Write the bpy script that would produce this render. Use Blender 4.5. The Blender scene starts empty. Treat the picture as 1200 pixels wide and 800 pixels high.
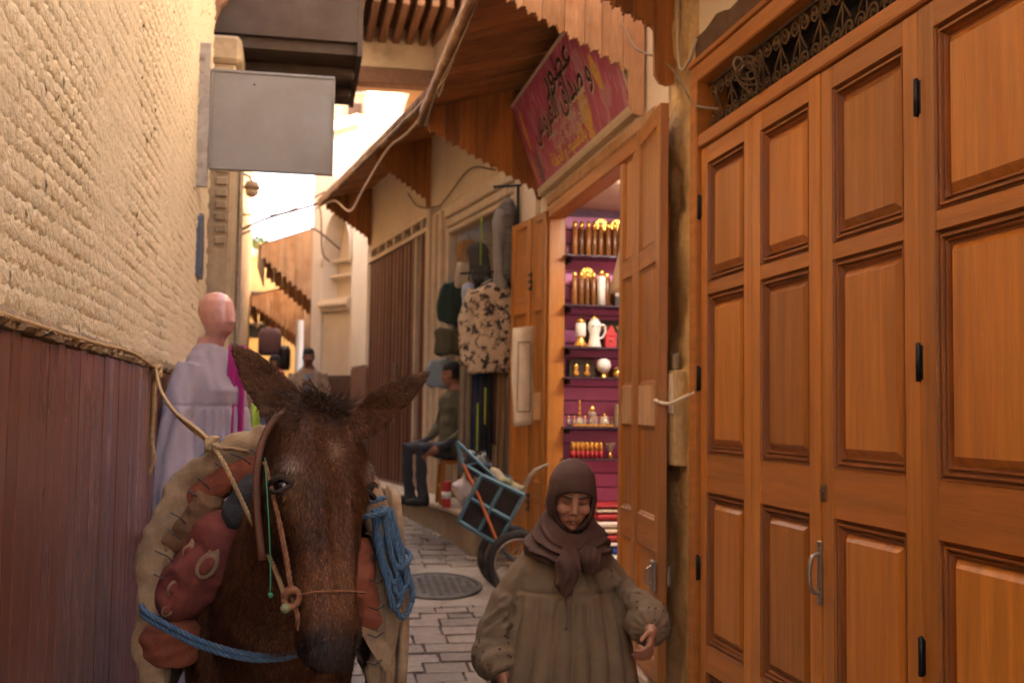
import bpy, math, random
import numpy as np
from mathutils import Matrix, Vector
R = math.radians
random.seed(7); rng = np.random.default_rng(7)
scene = bpy.context.scene
COL = scene.collection

# ---------------------------------------------------------------- camera
cd = bpy.data.cameras.new('camera'); cam = bpy.data.objects.new('camera', cd); COL.objects.link(cam)
YAW, PIT, ROLL = R(10.8), R(3.6), R(0.8)
fw = Vector((math.sin(YAW)*math.cos(PIT), math.cos(YAW)*math.cos(PIT), math.sin(PIT)))
r0 = Vector((math.cos(YAW), -math.sin(YAW), 0)); u0 = r0.cross(fw)
cr = r0*math.cos(ROLL)+u0*math.sin(ROLL); cu = u0*math.cos(ROLL)-r0*math.sin(ROLL)
mw = Matrix.Identity(4)
for i in range(3): mw[i][0], mw[i][1], mw[i][2] = cr[i], cu[i], -fw[i]
mw.translation = (0, 0, 1.6)
cam.matrix_world = mw
cd.sensor_width = 36; cd.lens = 39.0; cd.clip_start = 0.05; cd.clip_end = 500
cd.dof.use_dof = True; cd.dof.focus_distance = 2.8; cd.dof.aperture_fstop = 4.4
scene.camera = cam

# ---------------------------------------------------------------- world, sun, exposure
w = bpy.data.worlds.new('World'); scene.world = w; w.use_nodes = True
SUN_EL, SUN_AZ = R(43), R(310)          # azimuth clockwise from +Y
nt = w.node_tree
sky = nt.nodes.new('ShaderNodeTexSky'); sky.sky_type = 'NISHITA'; sky.sun_disc = False
sky.sun_elevation = SUN_EL; sky.sun_rotation = SUN_AZ; sky.dust_density = 6.0; sky.air_density = 0.7; sky.ozone_density = 0.6
bg = nt.nodes['Background']; bg.inputs[1].default_value = 0.15
nt.links.new(sky.outputs[0], bg.inputs[0])
sl = bpy.data.lights.new('sun', 'SUN'); so = bpy.data.objects.new('sun', sl); COL.objects.link(so)
sl.energy = 5.0; sl.angle = R(0.5); sl.color = (1.0, 0.86, 0.68)
sd = Vector((math.sin(SUN_AZ)*math.cos(SUN_EL), math.cos(SUN_AZ)*math.cos(SUN_EL), math.sin(SUN_EL)))
so.rotation_euler = sd.to_track_quat('Z', 'Y').to_euler(); so.location = (0, 0, 30)
vs = scene.view_settings
vs.view_transform = 'Standard'; vs.look = 'None'; vs.exposure = 3.2; vs.gamma = 1.0; vs.use_curve_mapping = False
scene.cycles.use_denoising = True
scene.cycles.max_bounces = 10; scene.cycles.diffuse_bounces = 7; scene.cycles.sample_clamp_indirect = 6

# ---------------------------------------------------------------- helpers
class G:
    """collects faces in world coordinates"""
    def __init__(s, M=None): s.v = []; s.f = []; s.M = M
    def add(s, vs, fs):
        n = len(s.v)
        if s.M is not None: vs = [tuple(s.M @ Vector(p)) for p in vs]
        s.v.extend(tuple(float(c) for c in p) for p in vs); s.f.extend([[n+i for i in f] for f in fs]); return s
    def join(s, g): n = len(s.v); s.v.extend(g.v); s.f.extend([[n+i for i in f] for f in g.f]); return s
    def box(s, lo, hi, ch=0.0):
        x0, y0, z0 = lo; x1, y1, z1 = hi
        if ch <= 0:
            return s.add([(x0,y0,z0),(x1,y0,z0),(x1,y1,z0),(x0,y1,z0),(x0,y0,z1),(x1,y0,z1),(x1,y1,z1),(x0,y1,z1)],
                         [(0,3,2,1),(4,5,6,7),(0,1,5,4),(1,2,6,5),(2,3,7,6),(3,0,4,7)])
        c = min(ch, .45*min(x1-x0, y1-y0, z1-z0)); V = []; idx = {}
        for i, (X, sx) in enumerate(((x0,1),(x1,-1))):
            for j, (Y, sy) in enumerate(((y0,1),(y1,-1))):
                for k, (Z, sz) in enumerate(((z0,1),(z1,-1))):
                    idx[i,j,k] = len(V); V += [(X,Y+sy*c,Z+sz*c),(X+sx*c,Y,Z+sz*c),(X+sx*c,Y+sy*c,Z)]
        I = lambda i,j,k,a: idx[i,j,k]+a
        Fs = []
        for i in (0,1):
            q = [I(i,0,0,0),I(i,1,0,0),I(i,1,1,0),I(i,0,1,0)]; Fs.append(q if i else q[::-1])
            q = [I(0,i,0,1),I(0,i,1,1),I(1,i,1,1),I(1,i,0,1)]; Fs.append(q if i else q[::-1])
            q = [I(0,0,i,2),I(1,0,i,2),I(1,1,i,2),I(0,1,i,2)]; Fs.append(q if i else q[::-1])
        for i in (0,1):
            for j in (0,1):
                fl = (i+j) % 2
                for q in ([I(i,j,0,0),I(i,j,1,0),I(i,j,1,1),I(i,j,0,1)], [I(0,i,j,1),I(1,i,j,1),I(1,i,j,2),I(0,i,j,2)], [I(i,0,j,2),I(i,1,j,2),I(i,1,j,0),I(i,0,j,0)]):
                    Fs.append(q[::-1] if fl == 0 else q)
        for i in (0,1):
            for j in (0,1):
                for k in (0,1):
                    q = [I(i,j,k,0),I(i,j,k,1),I(i,j,k,2)]; Fs.append(q if (i+j+k) % 2 == 1 else q[::-1])
        return s.add(V, Fs)
    def loft(s, rings, cap=True, closed=True):
        n = len(rings[0]); V = [p for r in rings for p in r]; Fs = []
        for a in range(len(rings)-1):
            for b in range(n if closed else n-1):
                c = (b+1) % n; Fs.append((a*n+b, a*n+c, (a+1)*n+c, (a+1)*n+b))
        if cap and closed: Fs.append(tuple(range(n))[::-1]); Fs.append(tuple((len(rings)-1)*n+i for i in range(n)))
        return s.add(V, Fs)
    def tube(s, pts, rad, n=8, flat=1.0, up=None, cap=True):
        pts = [Vector(p) for p in pts]
        if not hasattr(rad, '__len__'): rad = [rad]*len(pts)
        rings = []; pn = None
        for i, p in enumerate(pts):
            t = (pts[min(i+1, len(pts)-1)]-pts[max(i-1, 0)])
            t = t.normalized() if t.length > 1e-9 else Vector((0,0,1))
            if pn is None:
                a = Vector(up) if up else (Vector((0,0,1)) if abs(t.z) < .9 else Vector((1,0,0)))
            else: a = pn
            nn = (a-t*a.dot(t));  nn = nn.normalized() if nn.length > 1e-6 else t.orthogonal().normalized()
            pn = nn; b = t.cross(nn)
            rings.append([tuple(p+(nn*math.cos(2*math.pi*k/n)*flat+b*math.sin(2*math.pi*k/n))*rad[i]) for k in range(n)])
        return s.loft(rings, cap)
    def lathe(s, prof, c, n=16, axis='z'):
        rings = []
        for r, h in prof:
            rings.append([(c[0]+r*math.cos(2*math.pi*k/n), c[1]+r*math.sin(2*math.pi*k/n), c[2]+h) if axis == 'z' else
                          (c[0]+h, c[1]+r*math.cos(2*math.pi*k/n), c[2]+r*math.sin(2*math.pi*k/n)) for k in range(n)])
        return s.loft(rings)
    def prism(s, poly, mapf, t0, t1):
        """polygon (a,b) extruded between t0 and t1; mapf(a,b,t)->xyz"""
        n = len(poly); V = [mapf(a,b,t0) for a,b in poly]+[mapf(a,b,t1) for a,b in poly]
        return s.add(V, [tuple(range(n))[::-1], tuple(range(n, 2*n))]+[(i, (i+1) % n, n+(i+1) % n, n+i) for i in range(n)])
    def arr(s): return np.array(s.v)

def mesh_of(name, g, mats, smooth=False, off=(0,0,0), col=None):
    me = bpy.data.meshes.new(name)
    V = np.array(g.v, dtype=float)-np.array(off)
    me.from_pydata([tuple(p) for p in V], [], g.f)
    for m in (mats if isinstance(mats, (list, tuple)) else [mats]):
        if m is not None: me.materials.append(m)
    if smooth: me.polygons.foreach_set('use_smooth', [True]*len(me.polygons))
    if col is not None:
        at = me.color_attributes.new('Col', 'FLOAT_COLOR', 'POINT')
        c = np.ones((len(V), 4)); c[:, :3] = col; at.data.foreach_set('color', c.ravel())
    return me
def world_off(p):
    o = Vector((0,0,0))
    while p is not None: o = o+p.location; p = p.parent
    return o
def obj(name, g, m, parent=None, smooth=False, col=None, origin=None):
    off = world_off(parent) if parent else Vector((0,0,0))
    loc = Vector((0,0,0))
    if origin is not None: loc = Vector(origin)-off
    o = bpy.data.objects.new(name, mesh_of(name, g, m, smooth, off+loc, col)); COL.objects.link(o)
    o.location = loc
    if parent: o.parent = parent
    return o
def tag(o, label, cat, group=None):
    o['label'] = label; o['category'] = cat
    if group: o['group'] = group
    return o
def thing(name, label, cat, loc=(0,0,0), group=None):
    o = bpy.data.objects.new(name, None); COL.objects.link(o); o.location = loc; o.empty_display_size = .1
    return tag(o, label, cat, group)
def dup(root, delta, label=None, rotz=0, parent=None):
    c = root.copy(); COL.objects.link(c)
    if parent is not None: c.parent = parent
    else: c.location = Vector(root.location)+Vector(delta); c.rotation_euler.z += rotz
    if label: c['label'] = label
    for ch in list(root.children): dup(ch, (0,0,0), None, 0, c)
    return c
def inst(name, me, loc, parent=None, rot=(0,0,0), scale=(1,1,1)):
    o = bpy.data.objects.new(name, me); COL.objects.link(o)
    o.location = Vector(loc)-(world_off(parent) if parent else Vector((0,0,0))); o.rotation_euler = rot; o.scale = scale
    if parent: o.parent = parent
    return o
def ell(c, a, b, ra, rb, n=16, e=2.0, rb2=None):
    """superellipse ring around c in the plane of unit vectors a, b; rb2 = radius on the -b side"""
    c, a, b = Vector(c), Vector(a), Vector(b); out = []
    for k in range(n):
        t = 2*math.pi*k/n; ct, st = math.cos(t), math.sin(t)
        x = math.copysign(abs(ct)**(2/e), ct)*ra; y = math.copysign(abs(st)**(2/e), st)*(rb if st >= 0 or rb2 is None else rb2)
        out.append(tuple(c+a*x+b*y))
    return out
def remesh(g, voxel=.01, smooth=4, fac=.5):
    me = mesh_of('tmp', g, None); o = bpy.data.objects.new('tmp', me); COL.objects.link(o)
    md = o.modifiers.new('r', 'REMESH'); md.mode = 'VOXEL'; md.voxel_size = voxel
    if smooth:
        sm = o.modifiers.new('s', 'SMOOTH'); sm.iterations = smooth; sm.factor = fac
    dg = bpy.context.evaluated_depsgraph_get(); dg.update()
    ev = o.evaluated_get(dg); m2 = ev.to_mesh()
    V = np.empty(len(m2.vertices)*3); m2.vertices.foreach_get('co', V); V = V.reshape(-1, 3)
    N = np.empty(len(m2.vertices)*3); m2.vertices.foreach_get('normal', N); N = N.reshape(-1, 3)
    Fs = [list(p.vertices) for p in m2.polygons]
    ev.to_mesh_clear(); bpy.data.objects.remove(o); bpy.data.meshes.remove(me)
    r = G(); r.v = V; r.f = Fs; r.n = N
    return r
def vnoise(P, seed=0, octaves=3):
    """cheap smooth noise from random sines, P (n,3) already scaled"""
    q = np.random.default_rng(seed); out = np.zeros(len(P)); amp = 1
    for o in range(octaves):
        for _ in range(5):
            d = q.normal(size=3); d *= (2**o)*2.2/np.linalg.norm(d)
            out += amp*np.sin(P@d+q.uniform(0, 6.28))*.4
        amp *= .55
    return out
def catmull(pts, n=6):
    P = [Vector(p) for p in pts]; P = [P[0]*2-P[1]]+P+[P[-1]*2-P[-2]]; out = []
    for i in range(1, len(P)-2):
        for k in range(n):
            t = k/n; a, b, c, d = P[i-1], P[i], P[i+1], P[i+2]
            out.append(.5*((2*b)+(c-a)*t+(2*a-5*b+4*c-d)*t*t+(3*b-a-3*c+d)*t**3))
    out.append(P[-2]); return out

# ---------------------------------------------------------------- materials
def mat(name, col, rough=.65, var=.18, scale=6, stretch=(1,1,1), bump=.15, bscale=60, bstretch=None, col2=None, amount=.45, c2scale=2.5, soft=.12,
        rand=.0, metal=0, attr=False, fine=0.0, spec=.5, coat=0, sss=0, alpha=1, sheen=0, trans=0, world=False, col3=None, c3amount=.70, c3stretch=(30,30,2), c2stretch=(1,1,1), distort=.6, bdist=.01):
    m = bpy.data.materials.new(name); m.use_nodes = True; t = m.node_tree; b = t.nodes['Principled BSDF']; L = t.links.new
    def N(ty, **kw):
        n = t.nodes.new(ty)
        for k, v in kw.items(): setattr(n, k, v)
        return n
    tc = N('ShaderNodeTexCoord'); geo = N('ShaderNodeNewGeometry'); oi = N('ShaderNodeObjectInfo')
    mu = N('ShaderNodeMath', operation='MULTIPLY'); L(oi.outputs['Random'], mu.inputs[0]); mu.inputs[1].default_value = 41.0 if rand else 0
    ad = N('ShaderNodeVectorMath', operation='ADD'); L(geo.outputs['Position'] if world else tc.outputs['Object'], ad.inputs[0]); L(mu.outputs[0], ad.inputs[1])
    def noise(sc, st, det=5, dis=0.0, rg=.55):
        mp = N('ShaderNodeMapping'); mp.inputs['Scale'].default_value = st; L(ad.outputs[0], mp.inputs[0])
        n = N('ShaderNodeTexNoise'); n.inputs['Scale'].default_value = sc; n.inputs['Detail'].default_value = det; n.inputs['Distortion'].default_value = dis; n.inputs['Roughness'].default_value = rg
        L(mp.outputs[0], n.inputs['Vector']); return n.outputs['Fac']
    def remap(s, a, bb, lo, hi):
        r = N('ShaderNodeMapRange'); r.inputs[1].default_value = a; r.inputs[2].default_value = bb; r.inputs[3].default_value = lo; r.inputs[4].default_value = hi; L(s, r.inputs[0]); return r.outputs[0]
    def mixc(fac, A, B, mode='MIX'):
        x = N('ShaderNodeMix', data_type='RGBA', blend_type=mode)
        if isinstance(fac, float): x.inputs[0].default_value = fac
        else: L(fac, x.inputs[0])
        for s, i in ((A, 6), (B, 7)):
            if isinstance(s, tuple): x.inputs[i].default_value = (*s, 1)
            else: L(s, x.inputs[i])
        return x.outputs[2]
    base = tuple(col)
    if attr:
        a = N('ShaderNodeAttribute', attribute_name='Col'); base = a.outputs['Color']
    if col2 is not None:
        base = mixc(remap(noise(c2scale, c2stretch, 6, .4, .62), amount-soft/2+.05, amount+soft/2+.05, 0, 1), base, tuple(col2))
    if col3 is not None:
        base = mixc(remap(noise(2.2, c3stretch, 4, 1.5, .7), c3amount, c3amount+.03, 0, .75), base, tuple(col3))
    f = remap(noise(scale, stretch, 5, distort), .25, .75, 1-var, 1+var)
    if fine:
        f2 = remap(noise(scale*9, stretch, 3, 0), .3, .7, 1-fine, 1+fine); mm = N('ShaderNodeMath', operation='MULTIPLY'); L(f, mm.inputs[0]); L(f2, mm.inputs[1]); f = mm.outputs[0]
    if rand:
        rr = remap(oi.outputs['Random'], 0, 1, 1-rand, 1+rand); mm = N('ShaderNodeMath', operation='MULTIPLY'); L(f, mm.inputs[0]); L(rr, mm.inputs[1]); f = mm.outputs[0]
    vm = N('ShaderNodeCombineColor'); [L(f, vm.inputs[i]) for i in range(3)]
    L(mixc(1.0, base, vm.outputs[0], 'MULTIPLY'), b.inputs['Base Color'])
    L(remap(noise(scale*1.7, stretch, 3), .3, .7, max(.03, rough-.12), min(1, rough+.12)), b.inputs['Roughness'])
    if bump:
        bp = N('ShaderNodeBump'); bp.inputs['Strength'].default_value = bump; bp.inputs['Distance'].default_value = bdist
        L(noise(bscale, bstretch or stretch, 6, 0, .6), bp.inputs['Height']); L(bp.outputs[0], b.inputs['Normal'])
    b.inputs['Metallic'].default_value = metal; b.inputs['Specular IOR Level'].default_value = spec
    b.inputs['Coat Weight'].default_value = coat; b.inputs['Alpha'].default_value = alpha; b.inputs['Sheen Weight'].default_value = sheen
    if coat: b.inputs['Coat Roughness'].default_value = .25
    if sss: b.inputs['Subsurface Weight'].default_value = sss; b.inputs['Subsurface Radius'].default_value = (.012,.005,.003)
    b.inputs['Transmission Weight'].default_value = trans
    return m
K = {}
K['whitewash'] = mat('whitewash', (.55,.455,.315), .92, .08, 4, bump=.65, bscale=48, col2=(.50,.37,.22), amount=.68, c2scale=7, soft=.25, fine=.06, rand=.03, world=True, bdist=.014)
K['mortar'] = mat('mortar', (.56,.46,.33), .95, .2, 9, bump=.6, bscale=70, world=True)
K['oldplaster'] = mat('oldplaster', (.60,.42,.20), .9, .22, 4, bump=.6, bscale=26, col2=(.40,.27,.13), amount=.58, c2scale=3.5, soft=.2, fine=.12, world=True, bdist=.03)
K['creamwall'] = mat('creamwall', (.74,.63,.47), .9, .08, 3, bump=.25, bscale=30, col2=(.62,.48,.32), amount=.66, c2scale=1.6, soft=.3, world=True)
K['whitewall'] = mat('whitewall', (.80,.74,.65), .9, .07, 3, bump=.25, bscale=30, world=True)
K['sunwall'] = mat('sunwall', (.62,.48,.31), .92, .16, 2, bump=.4, bscale=12, col2=(.42,.31,.2), amount=.6, c2scale=1.2, soft=.15, world=True)
K['yellowwall'] = mat('yellowwall', (.72,.47,.16), .9, .12, 2, bump=.2, bscale=15, world=True)
K['patch'] = mat('patch', (.13,.075,.05), .85, .2, 6, bump=.5, bscale=40, world=True)
K['doorwood'] = mat('doorwood', (.44,.165,.022), .42, .24, 2.2, (9,9,.55), .12, 9, (14,14,.9), col2=(.30,.095,.013), amount=.56, c2scale=1.3, soft=.4, rand=.22, fine=.07, coat=.12, col3=(.55,.27,.08), c3amount=.685, c3stretch=(16,22,2.2), c2stretch=(5,5,.5))
K['doorwood_h'] = mat('doorwood_h', (.38,.135,.02), .46, .22, 2.2, (9,.55,9), .12, 9, (14,.9,14), rand=.12, fine=.07, coat=.12)
K['canopywood'] = mat('canopywood', (.33,.12,.022), .6, .3, 2.4, (9,9,.6), .25, 10, (12,12,1), rand=.22, fine=.12, col2=(.15,.055,.018), amount=.6, soft=.3, c2stretch=(4,4,.6))
K['canopyboard'] = mat('canopyboard', (.36,.15,.04), .65, .3, 2.4, (.6,9,9), .25, 10, (1,12,12), rand=.25, fine=.12, col2=(.12,.05,.02), amount=.6, soft=.3, c2stretch=(.6,4,4))
K['palewood'] = mat('palewood', (.50,.30,.16), .75, .2, 2.4, (8,8,.7), .3, 10, (12,12,1), rand=.12, fine=.12, col2=(.36,.17,.06), amount=.56, c2scale=3, soft=.3)
K['fasciawood'] = mat('fasciawood', (.20,.10,.045), .75, .3, 3, (9,.7,9), .4, 12, (10,1,10), col2=(.38,.24,.11), amount=.52, c2scale=4, soft=.15, fine=.15)
K['beamwood'] = mat('beamwood', (.20,.10,.05), .8, .25, 3, (9,.7,9), .3, 12, (10,1,10), rand=.2)
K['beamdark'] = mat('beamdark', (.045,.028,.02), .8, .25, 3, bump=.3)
K['plank'] = mat('plank', (.140,.048,.030), .30, .07, 1.2, (2,2,.4), .05, 6, (4,4,.6), col2=(.18,.078,.058), amount=.56, c2scale=1.2, soft=.5, rand=.14, fine=.015, c2stretch=(3,3,.7), coat=.15)
K['ledge'] = mat('ledge', (.20,.125,.06), .95, .4, 14, bump=.8, bscale=60, world=True, col2=(.06,.035,.02), amount=.55, c2scale=14)
K['signgrey'] = mat('signgrey', (.19,.178,.165), .5, .07, 3, bump=.05, bscale=14, metal=.35, fine=.03, col2=(.16,.14,.12), amount=.62, soft=.3)
K['plaque'] = mat('plaque', (.055,.075,.12), .4, .1)
K['iron'] = mat('iron', (.14,.085,.045), .6, .3, 20, bump=.3, metal=.5)
K['blackmetal'] = mat('blackmetal', (.012,.011,.010), .45, .2, 20, bump=.2, metal=.3)
K['steel'] = mat('steel', (.30,.25,.20), .42, .25, 18, bump=.2, metal=.8, col2=(.16,.08,.04), amount=.62, c2scale=15)
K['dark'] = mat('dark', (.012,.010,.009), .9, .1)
K['stone'] = mat('stone', (.205,.162,.128), .72, .2, 7, bump=.45, bscale=40, rand=.22, col2=(.14,.105,.08), amount=.55, c2scale=5, soft=.3, fine=.12)
K['street'] = mat('street', (.22,.175,.135), .85, .25, 9, bump=.6, bscale=50, world=True)
K['concrete'] = mat('concrete', (.26,.215,.17), .8, .16, 5, bump=.4, bscale=45, world=True, col2=(.19,.14,.1), amount=.56, soft=.25, fine=.08)
K['castiron'] = mat('castiron', (.085,.072,.06), .6, .25, 18, bump=.3, metal=.4, col2=(.14,.10,.07), amount=.56, c2scale=9)
K['stepstone'] = mat('stepstone', (.42,.33,.24), .7, .14, 5, bump=.25, bscale=40, world=True)
K['kerb'] = mat('kerb', (.30,.225,.145), .85, .2, 5, bump=.4, bscale=40, world=True, col2=(.21,.145,.09), amount=.55, soft=.25)
K['gatebrown'] = mat('gatebrown', (.17,.075,.045), .42, .2, 3, (6,6,.7), .1, 20, rand=.22, metal=.15, fine=.08)
K['beigemetal'] = mat('beigemetal', (.55,.44,.31), .5, .15, 5, bump=.1, fine=.07)
K['purple'] = mat('purple', (.62,.18,.44), .38, .08, 4, bump=.03, rand=.03)
K['groove'] = mat('groove', (.12,.04,.10), .5, .1)
K['shelf'] = mat('shelf', (.06,.035,.055), .25, .1)
K['gold'] = mat('gold', (.80,.48,.12), .25, .15, 20, metal=.9, bump=.05)
K['amber'] = mat('amber', (.22,.085,.022), .3, .2, 14, (1,1,4), rand=.5, bump=.02)
K['cream'] = mat('cream', (.72,.62,.47), .55, .1, 8, bump=.1)
K['white'] = mat('white', (.80,.76,.70), .4, .06, 8, bump=.03)
K['red'] = mat('red', (.42,.03,.035), .6, .15, 8, rand=.2, bump=.15)
K['blackbox'] = mat('blackbox', (.03,.025,.022), .4, .2, rand=.3)
K['glass'] = mat('glass', (.85,.75,.6), .12, .1, trans=.6, bump=0)
K['bag'] = mat('bag', (.62,.50,.40), .75, .1, 6, bump=.15)
K['skin'] = mat('skin', (.40,.19,.105), .5, .12, 14, bump=.12, bscale=140, attr=True, sss=.12)
K['attrcloth'] = mat('attrcloth', (1,1,1), .85, .12, 30, bump=.25, bscale=260, attr=True)

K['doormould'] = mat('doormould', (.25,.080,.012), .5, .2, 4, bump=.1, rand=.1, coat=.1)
K['dirtystone'] = mat('dirtystone', (.36,.27,.175), .92, .22, 3, bump=.5, bscale=20, col2=(.22,.155,.10), amount=.55, c2scale=2.5, soft=.25, fine=.1, world=True)

# ================================================================ THE SETTING
PY = [-60, 3.4, 4.8, 6.1, 7.6, 8.3, 9.5, 11.2, 13, 18, 30, 80]
PZ = [0, 0.0, .06, .16, .37, .46, .55, .60, .63, .72, 1.0, 1.4]
def gz(y): return float(np.interp(y, PY, PZ))
g = G()
ys = list(np.arange(-30, 2, 4.0))+list(np.arange(2, 20, .4))+list(np.arange(20, 81, 5.0)); xs = [-40, -12, -3, -1, 0, 1, 2, 4, 12, 40]
g.loft([[(x, y, gz(y)-.03) for x in xs] for y in ys], cap=False, closed=False)
street = obj('street', g, K['street']); street['kind'] = 'structure'

# stone paving blocks, laid in courses across the alley
pv = []
for i in range(6):
    b = G().box((-.5,-.5,-.03), (.5,.5,.012), .03); V = b.arr(); V[:, 2] = V[:, 2]+np.where(V[:, 2] > 0, rng.uniform(-.005, .004, len(V)), 0)
    b.v = [tuple(p) for p in V]
    bb = mesh_of('paving_block', b, K['stone']); pv.append(bb)
blocks = []
y = 1.2
while y < 13.5:
    d = .15 if y < 7.0 else .105
    if not (7.28 < y < 8.2):
        x = -.66+random.uniform(-.2, 0)
        while x < 1.95:
            L = random.uniform(.2, .34) if y < 7.0 else random.uniform(.16, .24)
            blocks.append((x+L/2, y+d/2, L-.007, d-.007)); x += L
    y += d
def facing(b): return b[0] > .15 and b[1] > 5.3
vis = sorted([b for b in blocks if facing(b) and b[1] < 10.4], key=lambda b: b[1])[:300]
far = [b for b in blocks if b not in vis]
sl_ = lambda y: math.atan2(gz(y+.1)-gz(y-.1), .2)
for i, b in enumerate(vis):
    inst('paving_block', pv[i % 6], (b[0], b[1], gz(b[1])-.012+random.uniform(-.004, .004)), street, (sl_(b[1])+random.uniform(-.02,.02), random.uniform(-.015,.015), random.uniform(-.015,.015)), (b[2], b[3], 1))
g = G()
for b in far: g.box((b[0]-b[2]/2, b[1]-b[3]/2, gz(b[1])-.028), (b[0]+b[2]/2, b[1]+b[3]/2, gz(b[1])+random.uniform(-.003,.004)), .008)
o = obj('paving_block', g, K['stone'], street); o['kind'] = 'stuff'
# concrete band round the manhole
g = G()
for j in range(8):
    a, b = 7.29+j*.115, 7.29+(j+1)*.115
    g.add([(-.66,a,gz(a)),(1.95,a,gz(a)),(1.95,b,gz(b)),(-.66,b,gz(b))], [(0,1,2,3)])
obj('concrete_band', g, K['concrete'], street)
t = thing('manhole_cover', 'round cast iron manhole cover set in the concrete strip of the street', 'manhole', (.97,7.72,gz(7.72)))
tl = math.atan2(gz(8)-gz(7.4), .6)
def plate(prof, n=40):
    q = G(Matrix.Translation((.97,7.72,gz(7.72)+.002)) @ Matrix.Rotation(tl, 4, 'X')); q.lathe(prof, (0,0,0), n); return q
obj('rim', plate([(.27,0),(.31,0),(.315,.008),(.305,.014),(.28,.014),(.275,.004)]), K['castiron'], t)
q = plate([(.01,.002),(.272,.002),(.272,.010),(.01,.010)])
for i in range(-4, 5):
    for j in range(-4, 5):
        if math.hypot(i, j) < 4.3: q.box((i*.055-.018, j*.055-.018, .009), (i*.055+.018, j*.055+.018, .016), .004)
obj('lid', q, K['castiron'], t)

# ---------------------------------------------------------------- left building: whitewashed brick over a plank wainscot
XL = -.66
lw = thing('brick_wall', 'cream whitewashed rough brick wall rising above the brown plank wainscot', 'wall', (XL-.3,4,0))
obj('wall_core', G().box((XL-.9,-9,0), (XL-.008,7.98,7.6)), K['mortar'], lw)
BL, BH = .205, .0525
bm = []
for i in range(9):
    n, mm = 13, 6; L, H = BL+.045, BH+.014; q = G()
    xs_ = np.linspace(-L/2, L/2, n); zs_ = np.linspace(-H/2, H/2, mm); r_ = np.random.default_rng(100+i); Vv = []
    for a in range(n):
        for b in range(mm):
            e = min(1-abs(xs_[a])/(L/2), .12)/.12; f_ = min(1-abs(zs_[b])/(H/2), .4)/.4; lf_ = .0035*math.sin(xs_[a]*70+i*1.9)*math.cos(zs_[b]*60+i)+.0025*math.sin(xs_[a]*170+i*4.1+zs_[b]*90)
            h = -.0030+.0042*(min(1, e+.5)**.5)*(max(0, f_)**.6)+r_.normal(0, .0007)+lf_*.55
            Vv.append((h, xs_[a]+r_.normal(0, .002), zs_[b]+r_.normal(0, .0012)))
    q.add(Vv, [(a*mm+b, (a+1)*mm+b, (a+1)*mm+b+1, a*mm+b+1) for a in range(n-1) for b in range(mm-1)])
    bm.append((mesh_of('brick', q, K['whitewash'], True), q))
br = []
z = 1.80; row = 0
while z < 5.1:
    y = 2.2+(row % 2)*BL/2+random.uniform(-.03, .03)
    while y < 7.95: br.append((y, z)); y += BL+random.uniform(-.008, .006)
    z += BH; row += 1
br.sort(key=lambda b: math.hypot(b[0], b[1]-1.6)); gs = G(); n_ = 0
for i, (y, z) in enumerate(br):
    vis_ = z < 1.75+(y)*.42 and y > 2.4-max(0, (z-2.2))*.0
    rot = (random.uniform(-.015,.015), random.uniform(-.012,.012), random.uniform(-.006,.006)); loc = (XL+random.uniform(-.0015,.0015), y, z+random.uniform(-.004,.004)+.006*math.sin(y*2.1+z*3)); sc = (max(.15, min(2.2, 1+.75*float(vnoise(np.array([[y*1.6,z*2.1,0.]]), 77, 3)[0])+random.uniform(-.35,.35))), random.uniform(.96,1.02), 1)
    if vis_ and n_ < 300:
        inst('brick', bm[i % 9][0], loc, lw, rot, sc); n_ += 1
    else:
        q = bm[i % 9][1]; V = q.arr()*np.array(sc); V = V+np.array(loc); n0 = len(gs.v); gs.v.extend(map(tuple, V)); gs.f.extend([[n0+k for k in f] for f in q.f])
o = obj('brick', gs, K['whitewash'], lw, True); o['kind'] = 'stuff'
# ledge of crumbled mortar on the wainscot
g = G(); rings = []
for i in range(160):
    y = 1.9+i*.0283; r_ = rng.normal(0, .005, 7)
    rings.append([(XL-.02,y,1.755),(XL+.030+r_[0],y,1.768+r_[1]*.4),(XL+.036+r_[2],y,1.783+r_[3]*.7),(XL+.022+r_[4],y,1.80+r_[5]*.8),(XL-.004+r_[6],y,1.825+r_[0]),(XL-.02,y,1.83)])
g.loft(rings)
obj('mortar_ledge', g, K['ledge'], lw)
wn = thing('plank_wainscot', 'wainscot of narrow dark brown painted upright planks under the whitewashed bricks', 'wainscot', (XL,4,0))
obj('backing', G().box((XL-.011,1.4,0), (XL+.002,6.5,1.76)), K['dark'], wn)
y = 1.45
while y < 6.45:
    w_ = random.choice([.1,.108,.095,.1]); dx = random.uniform(0,.0025)
    q = G().box((XL+.003, y+.0035, gz(y)-.03), (XL+.020+dx, y+w_-.0035, 1.765+random.uniform(-.006,.004)), .0025)
    if random.random() < .0: q.box((XL+.0205+dx, y+w_*.62, gz(y)-.02), (XL+.0235+dx, y+w_*.62+.012, 1.755), .003)
    obj('plank', q, K['plank'], wn, origin=(XL,y,0)); y += w_
# plaque low on the plaster
q = G(); q.prism([(7.14,2.42),(7.14,2.72),(7.19,2.8),(7.26,2.83),(7.33,2.8),(7.38,2.72),(7.38,2.42)], lambda a,b,t: (t,a,b), XL-.01, XL+.03)
tag(obj('wall_plaque', q, K['plaque']), 'small dark blue arched plaque fixed to the whitewashed wall', 'plaque')

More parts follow.
